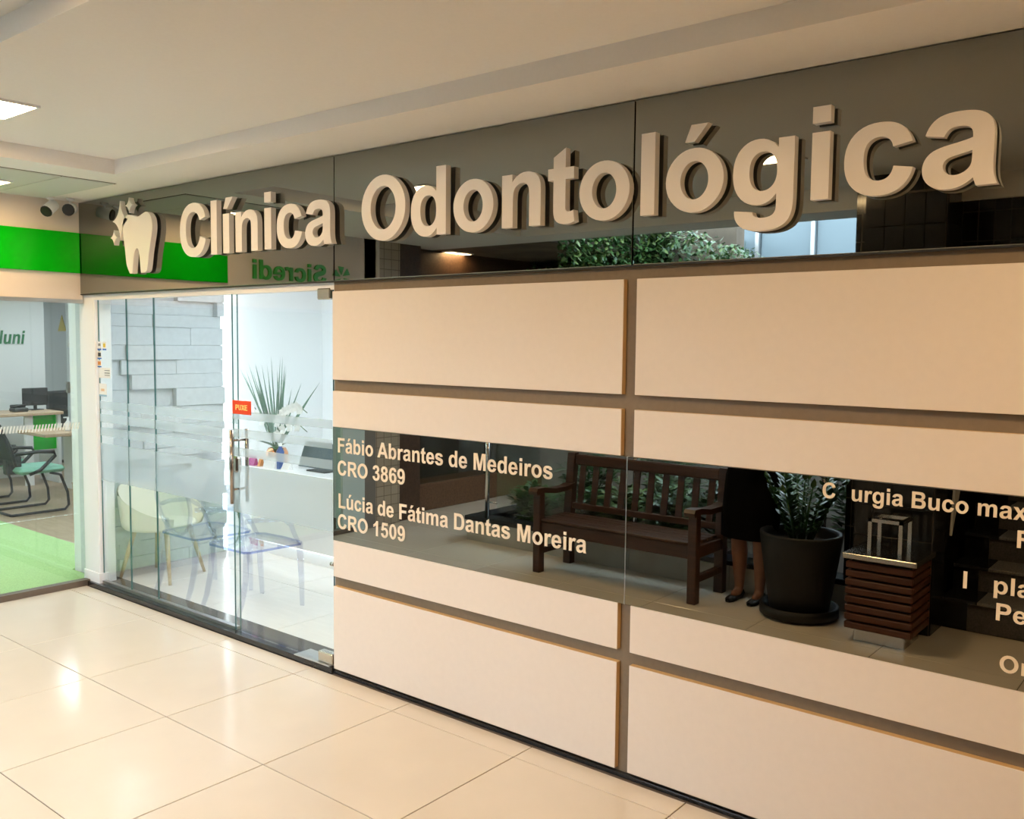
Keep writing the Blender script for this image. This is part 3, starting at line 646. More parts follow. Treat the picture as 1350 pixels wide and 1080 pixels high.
def card(x, y, w_, h_, m, label, lean=.03):
    o = MB().add([(-w_/2, 0, 0), (w_/2, 0, 0), (w_/2, lean, h_), (-w_/2, lean, h_), (-w_/2, .05, 0), (w_/2, .05, 0), (w_/2, lean+.003, h_), (-w_/2, lean+.003, h_)], [(0, 1, 2, 3), (5, 4, 7, 6), (0, 4, 5, 1), (2, 6, 7, 3), (1, 5, 6, 2), (3, 7, 4, 0)]).build('card_stand', m, None, (x, y, .775))
    tag(o, label, 'card stand')
card(-6.80, 1.47, .09, .085, M_mag, 'small magenta card standing at the desk end')
card(-6.70, 1.48, .035, .085, M_orange, 'narrow orange card standing beside the magenta one')
card(-6.53, 1.46, .16, .10, M_paper, 'white printed card stand before the copper vase')
card(-6.36, 1.50, .10, .06, M_paper, 'low white card holder beside the blue bottle')
card(-5.68, 1.62, .14, .12, M_paper, 'white card holder standing right beside the dark monitor')

# chairs in the waiting area
wc = thing('shell_chair', 'cream plastic shell chair on tapered pale wooden legs', 'chair', (-6.62, .52, 0), -1.15)
def shell(mb, th):
    nu, nv = 22, 12; V = []; F = []
    for i in range(nu+1):
        u = -PI*.5 - PI*.80 + i/nu*PI*1.60      # around the back (centre = -y)
        bk = (math.cos(i/nu*2*PI-PI)+1)/2        # 1 at the back, 0 at the arm ends
        top = .505 + .235*bk**.8
        for j in range(nv+1):
            v = j/nv
            r = (.05+.225*min(1, v*2.1)**.6 + .055*v) if v > 0 else .0
            zz = .40+.02*v if v < .42 else .41+(top-.41)*((v-.42)/.58)**1.25
            V.append((math.cos(u)*(r-th)*1.05, math.sin(u)*(r-th)*.95-.0, zz+th*.9*(1-v)))
    for i in range(nu):
        for j in range(nv):
            a = i*(nv+1)+j; F.append((a, a+1, a+nv+2, a+nv+1))
    return V, F
mb = MB(); V, F = shell(mb, 0); mb.add(V, F, 0, True); V2, F2 = shell(mb, .010); mb.add(V2, [f[::-1] for f in F2], 0, True)
# front lip of the seat
mb.lathe([(.0, .405), (.20, .405), (.255, .425), (.262, .436), (.245, .440), (.0, .425)], n=28)
mb.build('shell', M_cream, wc)
for sx in (-1, 1):
    for sy in (-1, 1):
        MB().tube([(sx*.14, sy*.14, .405), (sx*.225, sy*.225, 0)], [.021, .012], 10).build('leg', M_beech, wc)
def ghost_chair(x, y, label):
    t = thing('clear_armchair', label, 'chair', (x, y, 0), 0, 'clear plastic armchairs')
    mb = MB(); V = []; n = 9
    out = [(-.235, -.20), (-.20, -.225), (.20, -.225), (.235, -.20), (.265, .20), (.22, .245), (.0, .262), (-.22, .245), (-.265, .20)]
    mb.prism([[(a, b) for a, b in out]], .444, .46, 0, 1, place=lambda x_, y_, z_: (x_, z_, y_)); mb.build('seat', [M_ghost, M_gblue], t)
    for sx in (-1, 1):
        MB().tube([(sx*.235, .215, .452), (sx*.24, .225, .22), (sx*.235, .235, 0)], [.030, .026, .020], 4, sm=False).build('leg', M_gleg, t)
        MB().tube([(sx*.20, -.195, .452), (sx*.205, -.21, .25), (sx*.205, -.245, .10), (sx*.21, -.285, 0)], [.030, .027, .024, .020], 4, sm=False).build('leg', M_gleg, t)
        MB().tube([(sx*.215, -.215, .665), (sx*.262, -.12, .668), (sx*.282, .04, .655), (sx*.262, .12, .60), (sx*.245, .16, .53), (sx*.245, .20, .455)], .017, 8).build('arm', M_gleg, t)
    # oval back with frame
    pts = []; cz, a, b = .70, .215, .235
    for k in range(33):
        an = 2*PI*k/32; zz = cz+math.sin(an)*b; pts.append((math.cos(an)*a, -.215-.075*(zz-.46)/.47, zz))
    MB().tube(pts, .015, 8, caps=False).build('back_frame', M_gleg, t)
    bk = MB(); ring = pts[:-1]; bk.add([(p[0]*.96, p[1]+.004, cz+(p[2]-cz)*.96) for p in ring]+[(p[0]*.96, p[1]-.004, cz+(p[2]-cz)*.96) for p in ring], [tuple(range(32)), tuple(range(32, 64))[::-1]])
    bk.build('backrest', M_ghost, t)
    for sx in (-1, 1): MB().tube([(sx*.17, -.205, .455), (sx*.16, -.212, .56)], .016, 8).build('back_post', M_gleg, t)
    return t
ghost_chair(-5.99, .50, 'clear plastic oval-back armchair between the cream chair and another clear one')
ghost_chair(-5.38, .50, 'clear plastic oval-back armchair behind the glass door edge')

# ================================================================== NEIGHBOUR SHOP (bank office)
struct(MB().prism([[(-18, -3), (XC, -3), (XC, .025), (-6.89, .025), (-6.89, .158), (-7.24, .158), (-7.24, 6), (-18, 6)]], -.06, -.012, place=lambda a, b, c: (a, c, b)).build('floor_shop', M_wfloor))
rug = tag(MB().prism([[(-13, -2.6), (-6.87, -2.6), (-6.87, .02), (-6.90, .15), (-7.36, .15), (-7.36, .60), (-12.9, .60)]], -.0119, .004, place=lambda a, b, c: (a, c, b)).build('rug', M_rug), 'light green carpet laid inside the bank shop glass', 'rug')
struct(MB().box(-18, XC-.15, -3.0, 6.0, 2.62, 2.75).build('ceiling_shop', M_white))
struct(MB().box(-18, XC-.15, -3.1, -3.0, -.06, 2.62).build('wall_shop_near', M_white))
struct(MB().box(-18, -7.22, 6.0, 6.1, -.06, 2.62).build('wall_shop_end', M_grey))
struct(MB().box(-17.6, -17.5, -3.0, 6.0, -.06, 2.62).build('wall_shop_far', mat('pale_grey_paint', (.66, .68, .68), .7)))
struct(MB().box(-7.35, -7.22, .17, 6.0, -.06, 2.7).build('wall_party', M_white))
M_slamp = emit('lamp_shop', COOL, P_SHOP)
for x, y in ((-8.4, -.9), (-8.4, 1.2), (-10.6, .2), (-11.5, 2.4), (-15.3, 1.4)):
    t = thing('ceiling_panel_light_offscreen', 'flush square white lamp in the bank shop ceiling', 'ceiling light', (x, y, 2.62), 0, 'bank shop ceiling lamps')
    MB().box(-.42, .42, -.42, .42, -.02, 0).build('frame', M_white, t); MB().box(-.4, .4, -.4, .4, -.024, -.021).build('diffuser_offscreen', M_slamp, t)
# glazed partition
gp = rootstruct('window_2')
struct(MB().box(-13.05, -12.95, -3.0, 2.45, -.012, 2.62).build('wall_bank', mat('pale_grey_paint', (.66, .68, .68), .7)))
struct(MB().box(-12.95, -12.935, -3.0, 2.45, -.012, .10).build('baseboard_bank', M_white))
MB().box(-13.005, -12.995, 2.452, 2.80, .03, 2.6).build('glass_pane', M_glass, gp)
MB().box(-13.02, -12.98, 2.45, 2.462, .03, 2.6).build('mullion', M_alu, gp)
MB().box(-13.06, -12.94, 2.80, 2.92, -.012, 2.62).build('post', M_white, gp)
MB().bbox(-12.985, -12.95, 2.74, 2.79, 1.10, 1.26, .004).build('door_handle', M_steel, gp)
struct(MB().box(-17.5, -13.3, 3.25, 3.35, -.012, 2.62).build('wall_office_side', mat('pale_grey_paint', (.66, .68, .68), .7)))
struct(MB().box(-13.2, -13.1, 2.92, 6.0, -.012, 2.62).build('wall_office_brown', mat('brown_panelling', (.16, .11, .09), .6)))
lo = thing('sign_lettering', 'green italic letters ending in luni on the pale office wall', 'sign', (-12.945, 2.05, 1.79))
xx = -.20
for ch in 'luni':
    mb = MB(); glyph(mb, ch, xx, 0, .25, .74, -.012, .0, 3, place=lambda x_, y_, z_: (-y_, x_, z_), slant=.2); mb.build('letter', mat('green_dark_letter', (.01, .16, .05), .5), lo); xx += G[ch][0]/2048*.25*.74
# office desk with black chair
od = thing('office_desk', 'tall office desk with wooden top and green front panel before the bank wall', 'desk', (-12.3, 1.1, -.012))
MB().bbox(-.30, .35, -.6, 1.13, .90, .94, .005).build('top', M_oak, od)
MB().box(.22, .26, .68, .78, 0, .90).build('leg', M_white, od); MB().box(.20, .23, .79, 1.10, .45, .89).build('front_panel', M_green, od); MB().box(-.28, .28, 1.08, 1.12, 0, .90).build('leg', M_white, od)
ph = thing('desk_phone', 'black telephone on the wooden office desk', 'phone', (-12.25, 1.80, .928)); MB().bbox(-.08, .08, -.09, .09, 0, .05, .012).build('base', M_black, ph); MB().tube([(-.03, -.09, .07), (-.03, .09, .07)], .02, 8).build('handset', M_black, ph)
def office_chair(x, y, rz, label):
    t = thing('office_chair', label, 'chair', (x, y, -.012), rz)
    MB().bbox(-.25, .25, -.25, .25, .44, .52, .03).build('seat', M_black, t)
    MB().bbox(-.25, .25, .20, .28, .55, 1.12, .03).build('backrest', M_mesh, t)
    MB().tube([(0, 0, .44), (0, 0, .08)], .03, 8).build('column', M_black, t)
    for k in range(5):
        a = k*2*PI/5; MB().tube([(0, 0, .09), (math.cos(a)*.3, math.sin(a)*.3, .04)], [.028, .02], 6).build('leg', M_black, t)
    for sx in (-1, 1): MB().tube([(sx*.27, .2, .5), (sx*.3, .1, .68), (sx*.3, -.15, .68)], .02, 6).build('arm', M_black, t)
    return t
dm = thing('desk_screen', 'black screen standing on the tall office desk', 'monitor', (-12.42, 2.08, .928))
MB().bbox(-.07, .07, -.08, .08, 0, .012, .003).build('foot', M_black, dm); MB().box(-.02, .0, -.02, .02, .012, .09).build('stand', M_black, dm); MB().bbox(.0, .03, -.17, .15, .06, .29, .006).build('screen', M_black, dm)
office_chair(-13.75, 2.80, -1.2, 'black office chair beyond the glass partition near its post')
# front counter
ct = thing('service_counter', 'white service counter with pale wooden top in the bank shop', 'counter', (-11.3, 2.5, -.012))
MB().bbox(-.30, .25, -.45, 1.0, 0, .715, .006).build('body', M_white, ct); MB().bbox(-.40, .34, -.95, 1.05, .715, .755, .004).build('top', M_oak, ct)
pf = thing('photo_frame', 'small white framed picture standing on the bank counter', 'frame', (-11.2, 2.15, .743)); MB().bbox(-.02, .02, -.1, .1, 0, .2, .004).build('frame', M_white, pf); MB().box(.0202, .022, -.08, .08, .02, .18).build('picture', mat('photo_print', (.12, .2, .16), .5, noise=.5, scale=15), pf)
sp = thing('spray_bottle', 'small white dispenser bottle on the bank counter', 'bottle', (-11.2, 1.93, .743)); MB().lathe([(0, 0), (.035, 0), (.035, .10), (.012, .13), (.012, .16), (0, .16)], n=14).build('body', M_white, sp); MB().box(-.01, .01, -.05, .012, .16, .175).build('nozzle', M_white, sp)
wb = thing('waste_box', 'narrow wooden waste box beside the white corner column', 'bin', (-9.35, 1.26, -.012))
bx = MB(); bx.box(-.11, .11, -.11, .11, 0, .38); bx.build('body', M_oak, wb); MB().bbox(-.115, .115, -.115, .115, .38, .392, .003).build('rim', M_oak, wb)
tr = thing('warning_sign', 'yellow triangular notice on the grey office wall behind the partition glass', 'sign', (-14.14, 3.25, 1.98)); MB().prism([[(-.13, 0), (.13, 0), (.0, .24)]], -.01, 0).build('plate', M_yel, tr)
nt_ = thing('green_notice', 'small green notice on the white partition post', 'notice', (-12.935, 2.86, 1.62)); MB().box(-.005, .004, -.05, .05, 0, .12).build('plate', mat('bright_green_print', (.1, .5, .2), .5), nt_)
# visitor chairs
def visitor_chair(x, y, label):
    t = thing('visitor_chair', label, 'chair', (x, y, -.012), 0, 'cantilever visitor chairs')
    mb = MB().bbox(-.24, .24, -.20, .28, .43, .50, .03); mb.build('seat', M_gseat, t)
    b = MB(); V = []; n = 8
    for i in range(n+1):
        v = i/n; zz = .53+.45*v; yy = -.22-.16*v-.02*math.sin(v*PI)
        for sx in (-1, 1): V.append((sx*(.19+.05*math.sin(v*PI*.8)), yy-.012, zz)); V.append((sx*(.19+.05*math.sin(v*PI*.8)), yy+.012, zz))
    F = []
    for i in range(n):
        a = i*4; F += [(a, a+2, a+6, a+4), (a+3, a+1, a+5, a+7), (a+1, a, a+4, a+5), (a+2, a+3, a+7, a+6)]
    F += [(0, 1, 3, 2), (n*4, n*4+2, n*4+3, n*4+1)]
    b.add(V, F, 0, False).build('backrest', M_mesh, t)
    rim = [(-.19, -.22, .53), (-.235, -.30, .75), (-.20, -.385, .97), (0, -.395, 1.0), (.20, -.385, .97), (.235, -.30, .75), (.19, -.22, .53)]
    MB().tube(rim, .02, 8).build('back_frame', M_black, t)
    MB().bbox(-.05, .05, -.26, -.10, .42, .62, .015).build('back_bracket', M_black, t)
    for sx in (-1, 1):
        MB().tube([(sx*.25, -.25, .66), (sx*.27, -.02, .675), (sx*.27, .14, .66), (sx*.26, .16, .62), (sx*.25, .0, .47), (sx*.22, -.10, .43)], .019, 8).build('arm', M_black, t)
        MB().tube([(sx*.20, .12, .43), (sx*.235, .22, .40), (sx*.24, .29, .20), (sx*.24, .30, .06), (sx*.24, .26, .016), (sx*.24, -.02, .016), (sx*.24, -.30, .016)], .0145, 8).build('leg', M_black, t)
    MB().tube([(-.24, -.30, .016), (.24, -.30, .016)], .0145, 8).build('crossbar', M_black, t)
    return t
visitor_chair(-10.28, 1.08, 'black mesh cantilever chair with green seat beside the carpet edge')
visitor_chair(-11.10, 1.02, 'black mesh cantilever chair with green seat behind the other one')

# ---- security cameras by the corner
for x, y, a, lab in ((-6.70, -.245, (.35, -.62, -.5), 'white bullet security camera with black face, turned along the bank shop'), (-6.655, -.125, (.72, -.60, -.22), 'white bullet security camera with black face next to the sign glass')):
    t = thing('security_camera', lab, 'camera', (x, y, ZC), 0, 'security cameras in the ceiling corner')
    MB().lathe([(0, 0), (.028, 0), (.028, -.012), (.014, -.02), (0, -.02)], n=16).build('mount', M_white, t)
    MB().tube([(0, 0, -.018), (0, 0, -.055)], .010, 8).build('arm', M_white, t)
    d = Vector(a).normalized(); c = Vector((0, 0, -.075)); MB().tube([c-d*.05, c-d*.045, c+d*.055], [.025, .040, .043], 14).build('body', M_white, t)
    MB().tube([c+d*.055, c+d*.066], [.043, .038], 14).build('face', M_black, t)

# ================================================================== OPPOSITE SIDE OF THE HALL (seen in the mirrors)
# garden bed with low tiled wall
gw = rootstruct('wall_planter')
fw = MB().bbox(0, .896, 0, .03, 0, .186, .002).mesh('face_tile', mat('planter_tile', (.42, .41, .36), .45, noise=.06, scale=6))
x = -5.73
while x < -2.2: inst('face_tile', fw, gw, (x, -3.17, .0)); x += .90
MB().box(-5.72, -2.02, -3.30, -3.17, 0, .19).build('core', M_grey, gw)
MB().bbox(-5.76, -2.03, -3.32, -3.13, .19, .232, .006).build('coping', M_granite, gw)
gs_ = struct(MB().box(-5.72, -5.60, -5.2, -3.325, 0, .19).build('wall_planter_side', M_grey)); MB().bbox(-5.76, -5.58, -5.2, -3.325, .19, .232, .006).build('coping', M_granite, gs_)
struct(MB().box(-5.60, -2.21, -6.0, -3.30, 0, .15).build('floor_garden', M_soil))
rail = thing('glass_railing', 'frameless glass railing on steel posts along the garden bed', 'railing', (0, 0, .232))
for x in (-5.55, -3.93, -2.35):
    MB().tube([(x, -3.22, 0), (x, -3.22, .92)], .022, 12).build('post', M_chrome, rail)
    for z in (.14, .72): MB().tube([(x+.02, -3.22, z), (x+.12, -3.22, z)], .008, 8).build('clamp', M_steel, rail)
for x0, x1 in ((-5.43, -4.02), (-3.83, -2.45)):
    MB().box(x0, x1, -3.226, -3.214, .06, .90).build('glass_pane', M_glass, rail)
# garden plants
rg = random.Random(5)
def bush(x, y, z, r, h, n, m, label, cat='plant', group=None, name='garden_plant', lw=.03, ll=.11):
    t = thing(name, label, cat, (x, y, z), 0, group); mb = MB(); stm = MB()
    for k in range(n):
        a = rg.uniform(0, 2*PI); q = rg.random()**.6; el = rg.uniform(0, 1)
        p = Vector((math.cos(a)*r*q*(.5+.5*el), math.sin(a)*r*q*(.5+.5*el), h*el*(1-.35*q)+.02))
        d = Vector((math.cos(a+rg.uniform(-.8, .8)), math.sin(a+rg.uniform(-.8, .8)), rg.uniform(-.3, .7))).normalized()
        mb.leaf(p, p+d*ll*rg.uniform(.6, 1.3), lw*rg.uniform(.7, 1.2), droop=.01)
        if k % 12 == 0: stm.tube([(0, 0, 0), p*.5+Vector((0, 0, .02)), p], .004, 4)
    mb.build('foliage', m, t); stm.build('stems', M_leafd, t); return t
x = -5.30
i = 0
while x < -2.4:
    h_ = .28+.30*min(1, (x+5.4)/2.0)+rg.uniform(-.05, .08)
    bush(x, -3.64+rg.uniform(-.06, .06), .15, .20, h_+.06, 380, (M_leafm, M_leafd, M_leafl)[i % 3], 'low leafy shrub in the garden bed behind the glass railing', group='shrubs in the garden bed')
    if x < -2.7: bush(x+.1, -4.45+rg.uniform(-.05, .05)-(.75 if i % 2 else 0), .15, .30, h_+.35, 420, (M_leafd, M_leafm)[(i//2) % 2], 'taller leafy shrub at the back of the garden bed', group='taller shrubs at the back of the garden bed')
    x += .49; i += 1
struct(MB().box(-9.5, 3.2, -6.2, -6.05, 0, 2.3).build('wall_garden', M_grey))
# sloping ledge behind the bed
struct(MB().bbox(-5.6, -2.2, -6.0, -5.75, .15, .62, .01).build('trim_3', M_grey))
# hanging vines above the far wall (uncountable leaves)
vm = MB(); rv = random.Random(9)
for k in range(8000):
    x = rv.uniform(-8.6, -3.9); hz = 3.16+.10*math.sin(x*2.1)+.06*math.sin(x*7)-max(0, (x+5.0))*.35
    z = rv.uniform(2.2, hz); y = -6.0+rv.uniform(-.25, .35)
    d = Vector((rv.uniform(-1, 1), rv.uniform(-.2, .8), rv.uniform(-1, .4))).normalized()
    vm.leaf((x, y, z), Vector((x, y, z))+d*rv.uniform(.05, .10), .02, mi=rv.randrange(3))
for k in range(2200):
    x, y, z = -5.40+rv.uniform(-.02, .12), rv.uniform(-6.3, -4.05), rv.uniform(2.62, 3.3)
    d = Vector((rv.uniform(-.2, .8), rv.uniform(-1, 1), rv.uniform(-1, .3))).normalized()
    vm.leaf((x, y, z), Vector((x, y, z))+d*rv.uniform(.05, .10), .02, mi=rv.randrange(3))
tag(vm.build('vine_curtain', [M_leafm, M_leafl, M_leafd]), 'tangle of green vines hanging over the far garden wall', 'vines', kind='stuff')
struct(MB().box(-9.5, -4.6, -6.6, -6.4, 2.3, 3.22).build('wall_vines', M_conc))
# glazed tower behind
tw_ = rootstruct('wall_tower')
for k in range(5): MB().bbox(-5.9+k*.75, -5.18+k*.75, -8.4, -8.3, 0, 3.62, .01).build('cladding_panel', M_bluewall, tw_)
for k in range(6): MB().box(-5.95+k*.75, -5.90+k*.75, -8.38, -8.22, 0, 3.62).build('mullion', M_alu, tw_)
# black tiled pillar
pil = struct(MB().box(-2.04, -1.54, -3.24, -2.95, 0, ZC).build('wall_pillar', M_grout))
pt = MB().bbox(0, .1215, 0, .012, 0, .2005, .001).mesh('tile', M_blacktile); pt2 = MB().bbox(0, .012, 0, .1415, 0, .2005, .001).mesh('tile', M_blacktile)
for r_ in range(14):
    for k in range(4): inst('tile', pt, pil, (-2.04+k*.125, -2.951, .003+r_*.2045))
    for k in range(2): inst('tile', pt2, pil, (-1.542, -3.24+k*.145, .003+r_*.2045))
struct(MB().box(-2.2, -1.6, -6.0, -3.24, 0, 3.3).build('wall_stair_side', M_btile))
struct(MB().box(-1.72, 3.2, -3.72, -3.60, 2.42, 3.3).build('wall_stair_header', M_btile))
struct(MB().box(-1.55, 3.2, -7.5, -3.72, 2.66, 2.76).build('ceiling_stair', M_brownceil))
struct(MB().box(-1.6, 3.2, -7.6, -7.5, 0, 2.7).build('wall_stair_back', M_bwood))
t = thing('round_downlight_offscreen', 'small round lit downlight in the brown soffit above the stairs', 'ceiling light', (-1.15, -4.9, 2.66)); MB().lathe([(0, -.004), (.07, -.004), (.085, -.012), (.09, 0)], n=20).build('ring', M_white, t); MB().lathe([(0, -.008), (.068, -.008), (.068, -.005)], n=20).build('lens_offscreen', emit('lamp_amber', (1, .75, .35), 25), t)
# staircase
stc = thing('staircase', 'dark staircase with grey carpeted treads and black granite edges', 'staircase', (0, 0, 0))
zz = 0.0; yy = -3.25
for k in range(7):
    rh = .205 if k == 0 else .172
    MB().box(-1.38, 2.0, yy-.30, yy, 0, zz+rh-.022).build('riser', M_dkgr, stc)
    MB().bbox(-1.54, -1.32, yy-.30, yy+.025, zz+rh-.02, zz+rh+.004, .004).build('edge_slab', M_granite, stc)
    MB().box(-1.54, -1.381, yy-.30, yy, 0, zz+rh-.021).build('edge_riser', M_blacktile, stc)
    MB().bbox(-1.319, 2.0, yy-.30, yy+.025, zz+rh-.02, zz+rh+.002, .004).build('tread', M_carp, stc)
    zz += rh; yy -= .29
MB().add([(-1.535, -3.36, .60), (-1.535, -3.70, 1.15), (-1.535, -3.44, 1.25), (-1.52, -3.36, .60), (-1.52, -3.70, 1.15), (-1.52, -3.44, 1.25)], [(0, 1, 2), (3, 5, 4), (0, 3, 4, 1), (1, 4, 5, 2), (2, 5, 3, 0)]).build('painted_light_wedge', M_whiteg, stc)  # white triangle standing in for a bright wedge of light, not a real plate

# far left: columns and dark shop window of the passage
struct(MB().box(-7.2, -6.80, -2.95, -2.80, 0, ZC).build('wall_grey_pier', mat('warm_grey', (.22, .20, .18), .6)))
struct(MB().box(-7.2, -6.82, -3.30, -2.95, 0, ZC).build('wall_mosaic_pier', M_beigetile))
struct(MB().box(-7.3, -6.84, -3.62, -3.30, 0, ZC).build('wall_brown_pier', M_bwood))
sf = rootstruct('window_3')
MB().bbox(-7.4, -7.05, -8.0, -3.62, 0, .30, .01).build('wooden_base', wood('mid_brown_wood', (.20, .10, .05), (.12, .06, .03)), sf)
MB().box(-7.10, -7.08, -8.0, -3.62, .30, 2.3).build('glass_pane', M_glass, sf)
MB().box(-7.4, -7.05, -8.0, -3.62, 2.3, ZC).build('fascia', M_bwood, sf)
for y in (-5.0, -6.4): MB().box(-7.13, -7.05, y-.03, y, .30, 2.3).build('mullion', M_dark, sf)
struct(MB().box(-8.6, -8.5, -8.0, -3.4, 0, ZC).build('wall_dark_shop', mat('shop_brown_paint', (.14, .115, .095), .7)))
struct(MB().box(-9.5, -3.0, -8.7, -8.5, 0, 3.55).build('wall_passage_end', M_grey))

# ---- bench
bn = thing('garden_bench', 'dark brown wooden slatted bench with arms before the garden bed', 'bench', (-3.765, -2.83, 0))
def part(nm, x0, x1, y0, y1, z0, z1, b=.005): return MB().bbox(x0, x1, y0, y1, z0, z1, b).build(nm, M_bench, bn)
for sx in (-1, 1):
    xa, xb = sorted((sx*.74, sx*.67))
    part('leg', xa, xb, .185, .255, 0, .655)
    lg = MB(); A = [(-.245, 0), (-.175, 0), (-.175, .45), (-.225, .945), (-.29, .945), (-.245, .42)]
    lg.add([(xa, a, b) for a, b in A]+[(xb, a, b) for a, b in A], [(0, 1, 2, 3, 4, 5)[::-1], (6, 7, 8, 9, 10, 11)]+[(i, (i+1) % 6, (i+1) % 6+6, i+6) for i in range(6)]); lg.build('leg', M_bench, bn)
    ar = MB(); xa2, xb2 = xa-.008, xb+.008
    A = [(.30, .645), (.31, .675), (.29, .70), (.20, .70), (.05, .675), (-.12, .675), (-.23, .695), (-.23, .66), (-.12, .635), (.05, .635), (.20, .655)]
    n_ = len(A); ar.add([(xa2, a, b) for a, b in A]+[(xb2, a, b) for a, b in A], [tuple(range(n_))[::-1], tuple(range(n_, 2*n_))]+[(i, (i+1) % n_, (i+1) % n_+n_, i+n_) for i in range(n_)]); ar.build('arm', M_bench, bn)
    part('stretcher', xa+.012, xb-.012, -.18, .19, .15, .20); part('side_rail', xa+.012, xb-.012, -.18, .19, .33, .42)
part('front_apron', -.67, .67, .20, .235, .325, .425); part('rear_apron', -.67, .67, -.225, -.195, .33, .42)
for k in range(5): part('seat_slat', -.70 if k < 4 else -.665, .70 if k < 4 else .665, -.16+k*.083-.0, -.16+k*.083+.072, .425, .447)
part('back_lower_rail', -.67, .67, -.235, -.195, .475, .525)
part('back_top_rail', -.67, .67, -.285, -.235, .845, .935, .012)
for k in range(10):
    x = -.60+k*.1333; v = [(x-.027, -.226, .52), (x+.027, -.226, .52), (x+.027, -.21, .52), (x-.027, -.21, .52), (x-.027, -.272, .85), (x+.027, -.272, .85), (x+.027, -.256, .85), (x-.027, -.256, .85)]
    MB().add(v, [(0, 3, 2, 1), (4, 5, 6, 7), (0, 1, 5, 4), (1, 2, 6, 5), (2, 3, 7, 6), (3, 0, 4, 7)]).build('back_slat', M_bench, bn)
# ---- potted plant
pp = thing('potted_plant', 'large black round pot with saucer and glossy dark green plant', 'plant', (-2.365, -2.845, 0))
MB().lathe([(0, .012), (.235, .012), (.265, .02), (.265, .085), (.245, .085), (.24, .03), (0, .03)], n=36).build('saucer', M_pot, pp)
MB().lathe([(0, .031), (.19, .031), (.20, .05), (.262, .45), (.278, .575), (.276, .59), (.255, .59), (.245, .56), (.235, .50), (0, .50)], n=36).build('pot', M_pot, pp)
MB().lathe([(0, .525), (.238, .515)], n=24).build('soil', M_soil, pp)
rp = random.Random(21)
for k in range(17):
    a = 2*PI*k/17*2.4+rp.uniform(-.3, .3); sp_ = rp.uniform(.06, .36); L = rp.uniform(.36, .58)
    pts = [Vector((math.cos(a)*.06, math.sin(a)*.06, .51)), Vector((math.cos(a)*(.07+sp_*.35), math.sin(a)*(.07+sp_*.35), .51+L*.5)), Vector((math.cos(a)*(.08+sp_*.8), math.sin(a)*(.08+sp_*.8), .51+L*.95))]
    stm = MB().tube(pts, [.011, .009, .004], 6).build('stem', M_leafd, pp); lf = MB()
    for q in range(9):
        t = .3+q*1.65/9; i = min(int(t), 1); p = pts[i].lerp(pts[i+1], t-i); d = (pts[i+1]-pts[i]).normalized(); sd = d.cross(Vector((math.cos(a), math.sin(a), .2))).normalized()
        for s_s in (-1, 1):
            lf.leaf(p, p+(sd*s_s*.8+d*.55+Vector((rp.uniform(-.2, .2), rp.uniform(-.2, .2), rp.uniform(-.1, .2)))).normalized()*rp.uniform(.08, .11), .021, droop=.006)
    lf.leaf(pts[2], pts[2]+(pts[2]-pts[1]).normalized()*.09, .02)
    lf.build('leaflets', M_leafd, stm)
# ---- litter bin with wooden slats
lb_ = thing('litter_bin', 'square litter bin of dark wooden slats with steel top frame', 'bin', (-1.735, -2.715, 0))
MB().box(-.155, .155, -.155, .155, 0, .08).build('base', M_steel, lb_); MB().box(-.175, .175, -.175, .175, .08, .53).build('liner', M_dark, lb_)
for k in range(8):
    z = .085+k*.0555
    for nm, (a, b, c, d) in (('slat', (-.205, .205, .175, .205)), ('slat', (-.205, .205, -.205, -.175)), ('slat', (-.205, -.176, -.174, .174)), ('slat', (.176, .205, -.174, .174))):
        MB().bbox(a, b, c, d, z, z+.043, .006).build(nm, M_binw, lb_)
tp = MB(); tp.bbox(-.225, .225, -.215, .215, .533, .568, .004); tp.build('top', M_steel, lb_)
fr_ = MB(); 
for sy in (-.10, .10):
    fr_.box(-.105, -.082, sy-.011, sy+.011, .568, .79); fr_.box(.082, .105, sy-.011, sy+.011, .568, .79); fr_.box(-.105, .105, sy-.011, sy+.011, .768, .79)
fr_.box(-.105, -.082, -.10, .10, .768, .79); fr_.box(.082, .105, -.10, .10, .768, .79)
fr_.build('hood_frame', M_steel, lb_)
# ---- woman standing by the bench
pe = thing('person', 'person in a black knee-length dress and black flat shoes standing by the bench', 'person', (-2.80, -2.985, 0))
def skinned(verts, edges, rads, name, m, parent, sub=2):
    me = bpy.data.meshes.new(name); me.from_pydata(verts, edges, []); o = bpy.data.objects.new(name, me); COL.objects.link(o)
    sk = o.modifiers.new('s', 'SKIN'); sk.use_smooth_shade = True
    for i, r in enumerate(rads): me.skin_vertices[0].data[i].radius = r if isinstance(r, tuple) else (r, r)
    me.skin_vertices[0].data[0].use_root = True
    o.modifiers.new('d', 'SUBSURF').levels = sub; o.modifiers['d'].render_levels = sub
    dg = bpy.context.evaluated_depsgraph_get(); nm = bpy.data.meshes.new_from_object(o.evaluated_get(dg)); nm.name = name
    bpy.data.objects.remove(o); nm.materials.clear(); nm.materials.append(m)
    for p in nm.polygons: p.use_smooth = True
    q = bpy.data.objects.new(name, nm); COL.objects.link(q); q.parent = parent; return q
V = [(0, 0, .88), (0, 0, 1.05), (0, 0, 1.25), (0, 0, 1.38), (0, 0, 1.46), (0, .02, 1.55), (0, .02, 1.64)]
E_ = [(0, 1), (1, 2), (2, 3), (3, 4), (4, 5), (5, 6)]; Rr = [(.16, .11), (.125, .09), (.145, .10), (.08, .06), (.05, .05), (.075, .09), (.07, .085)]
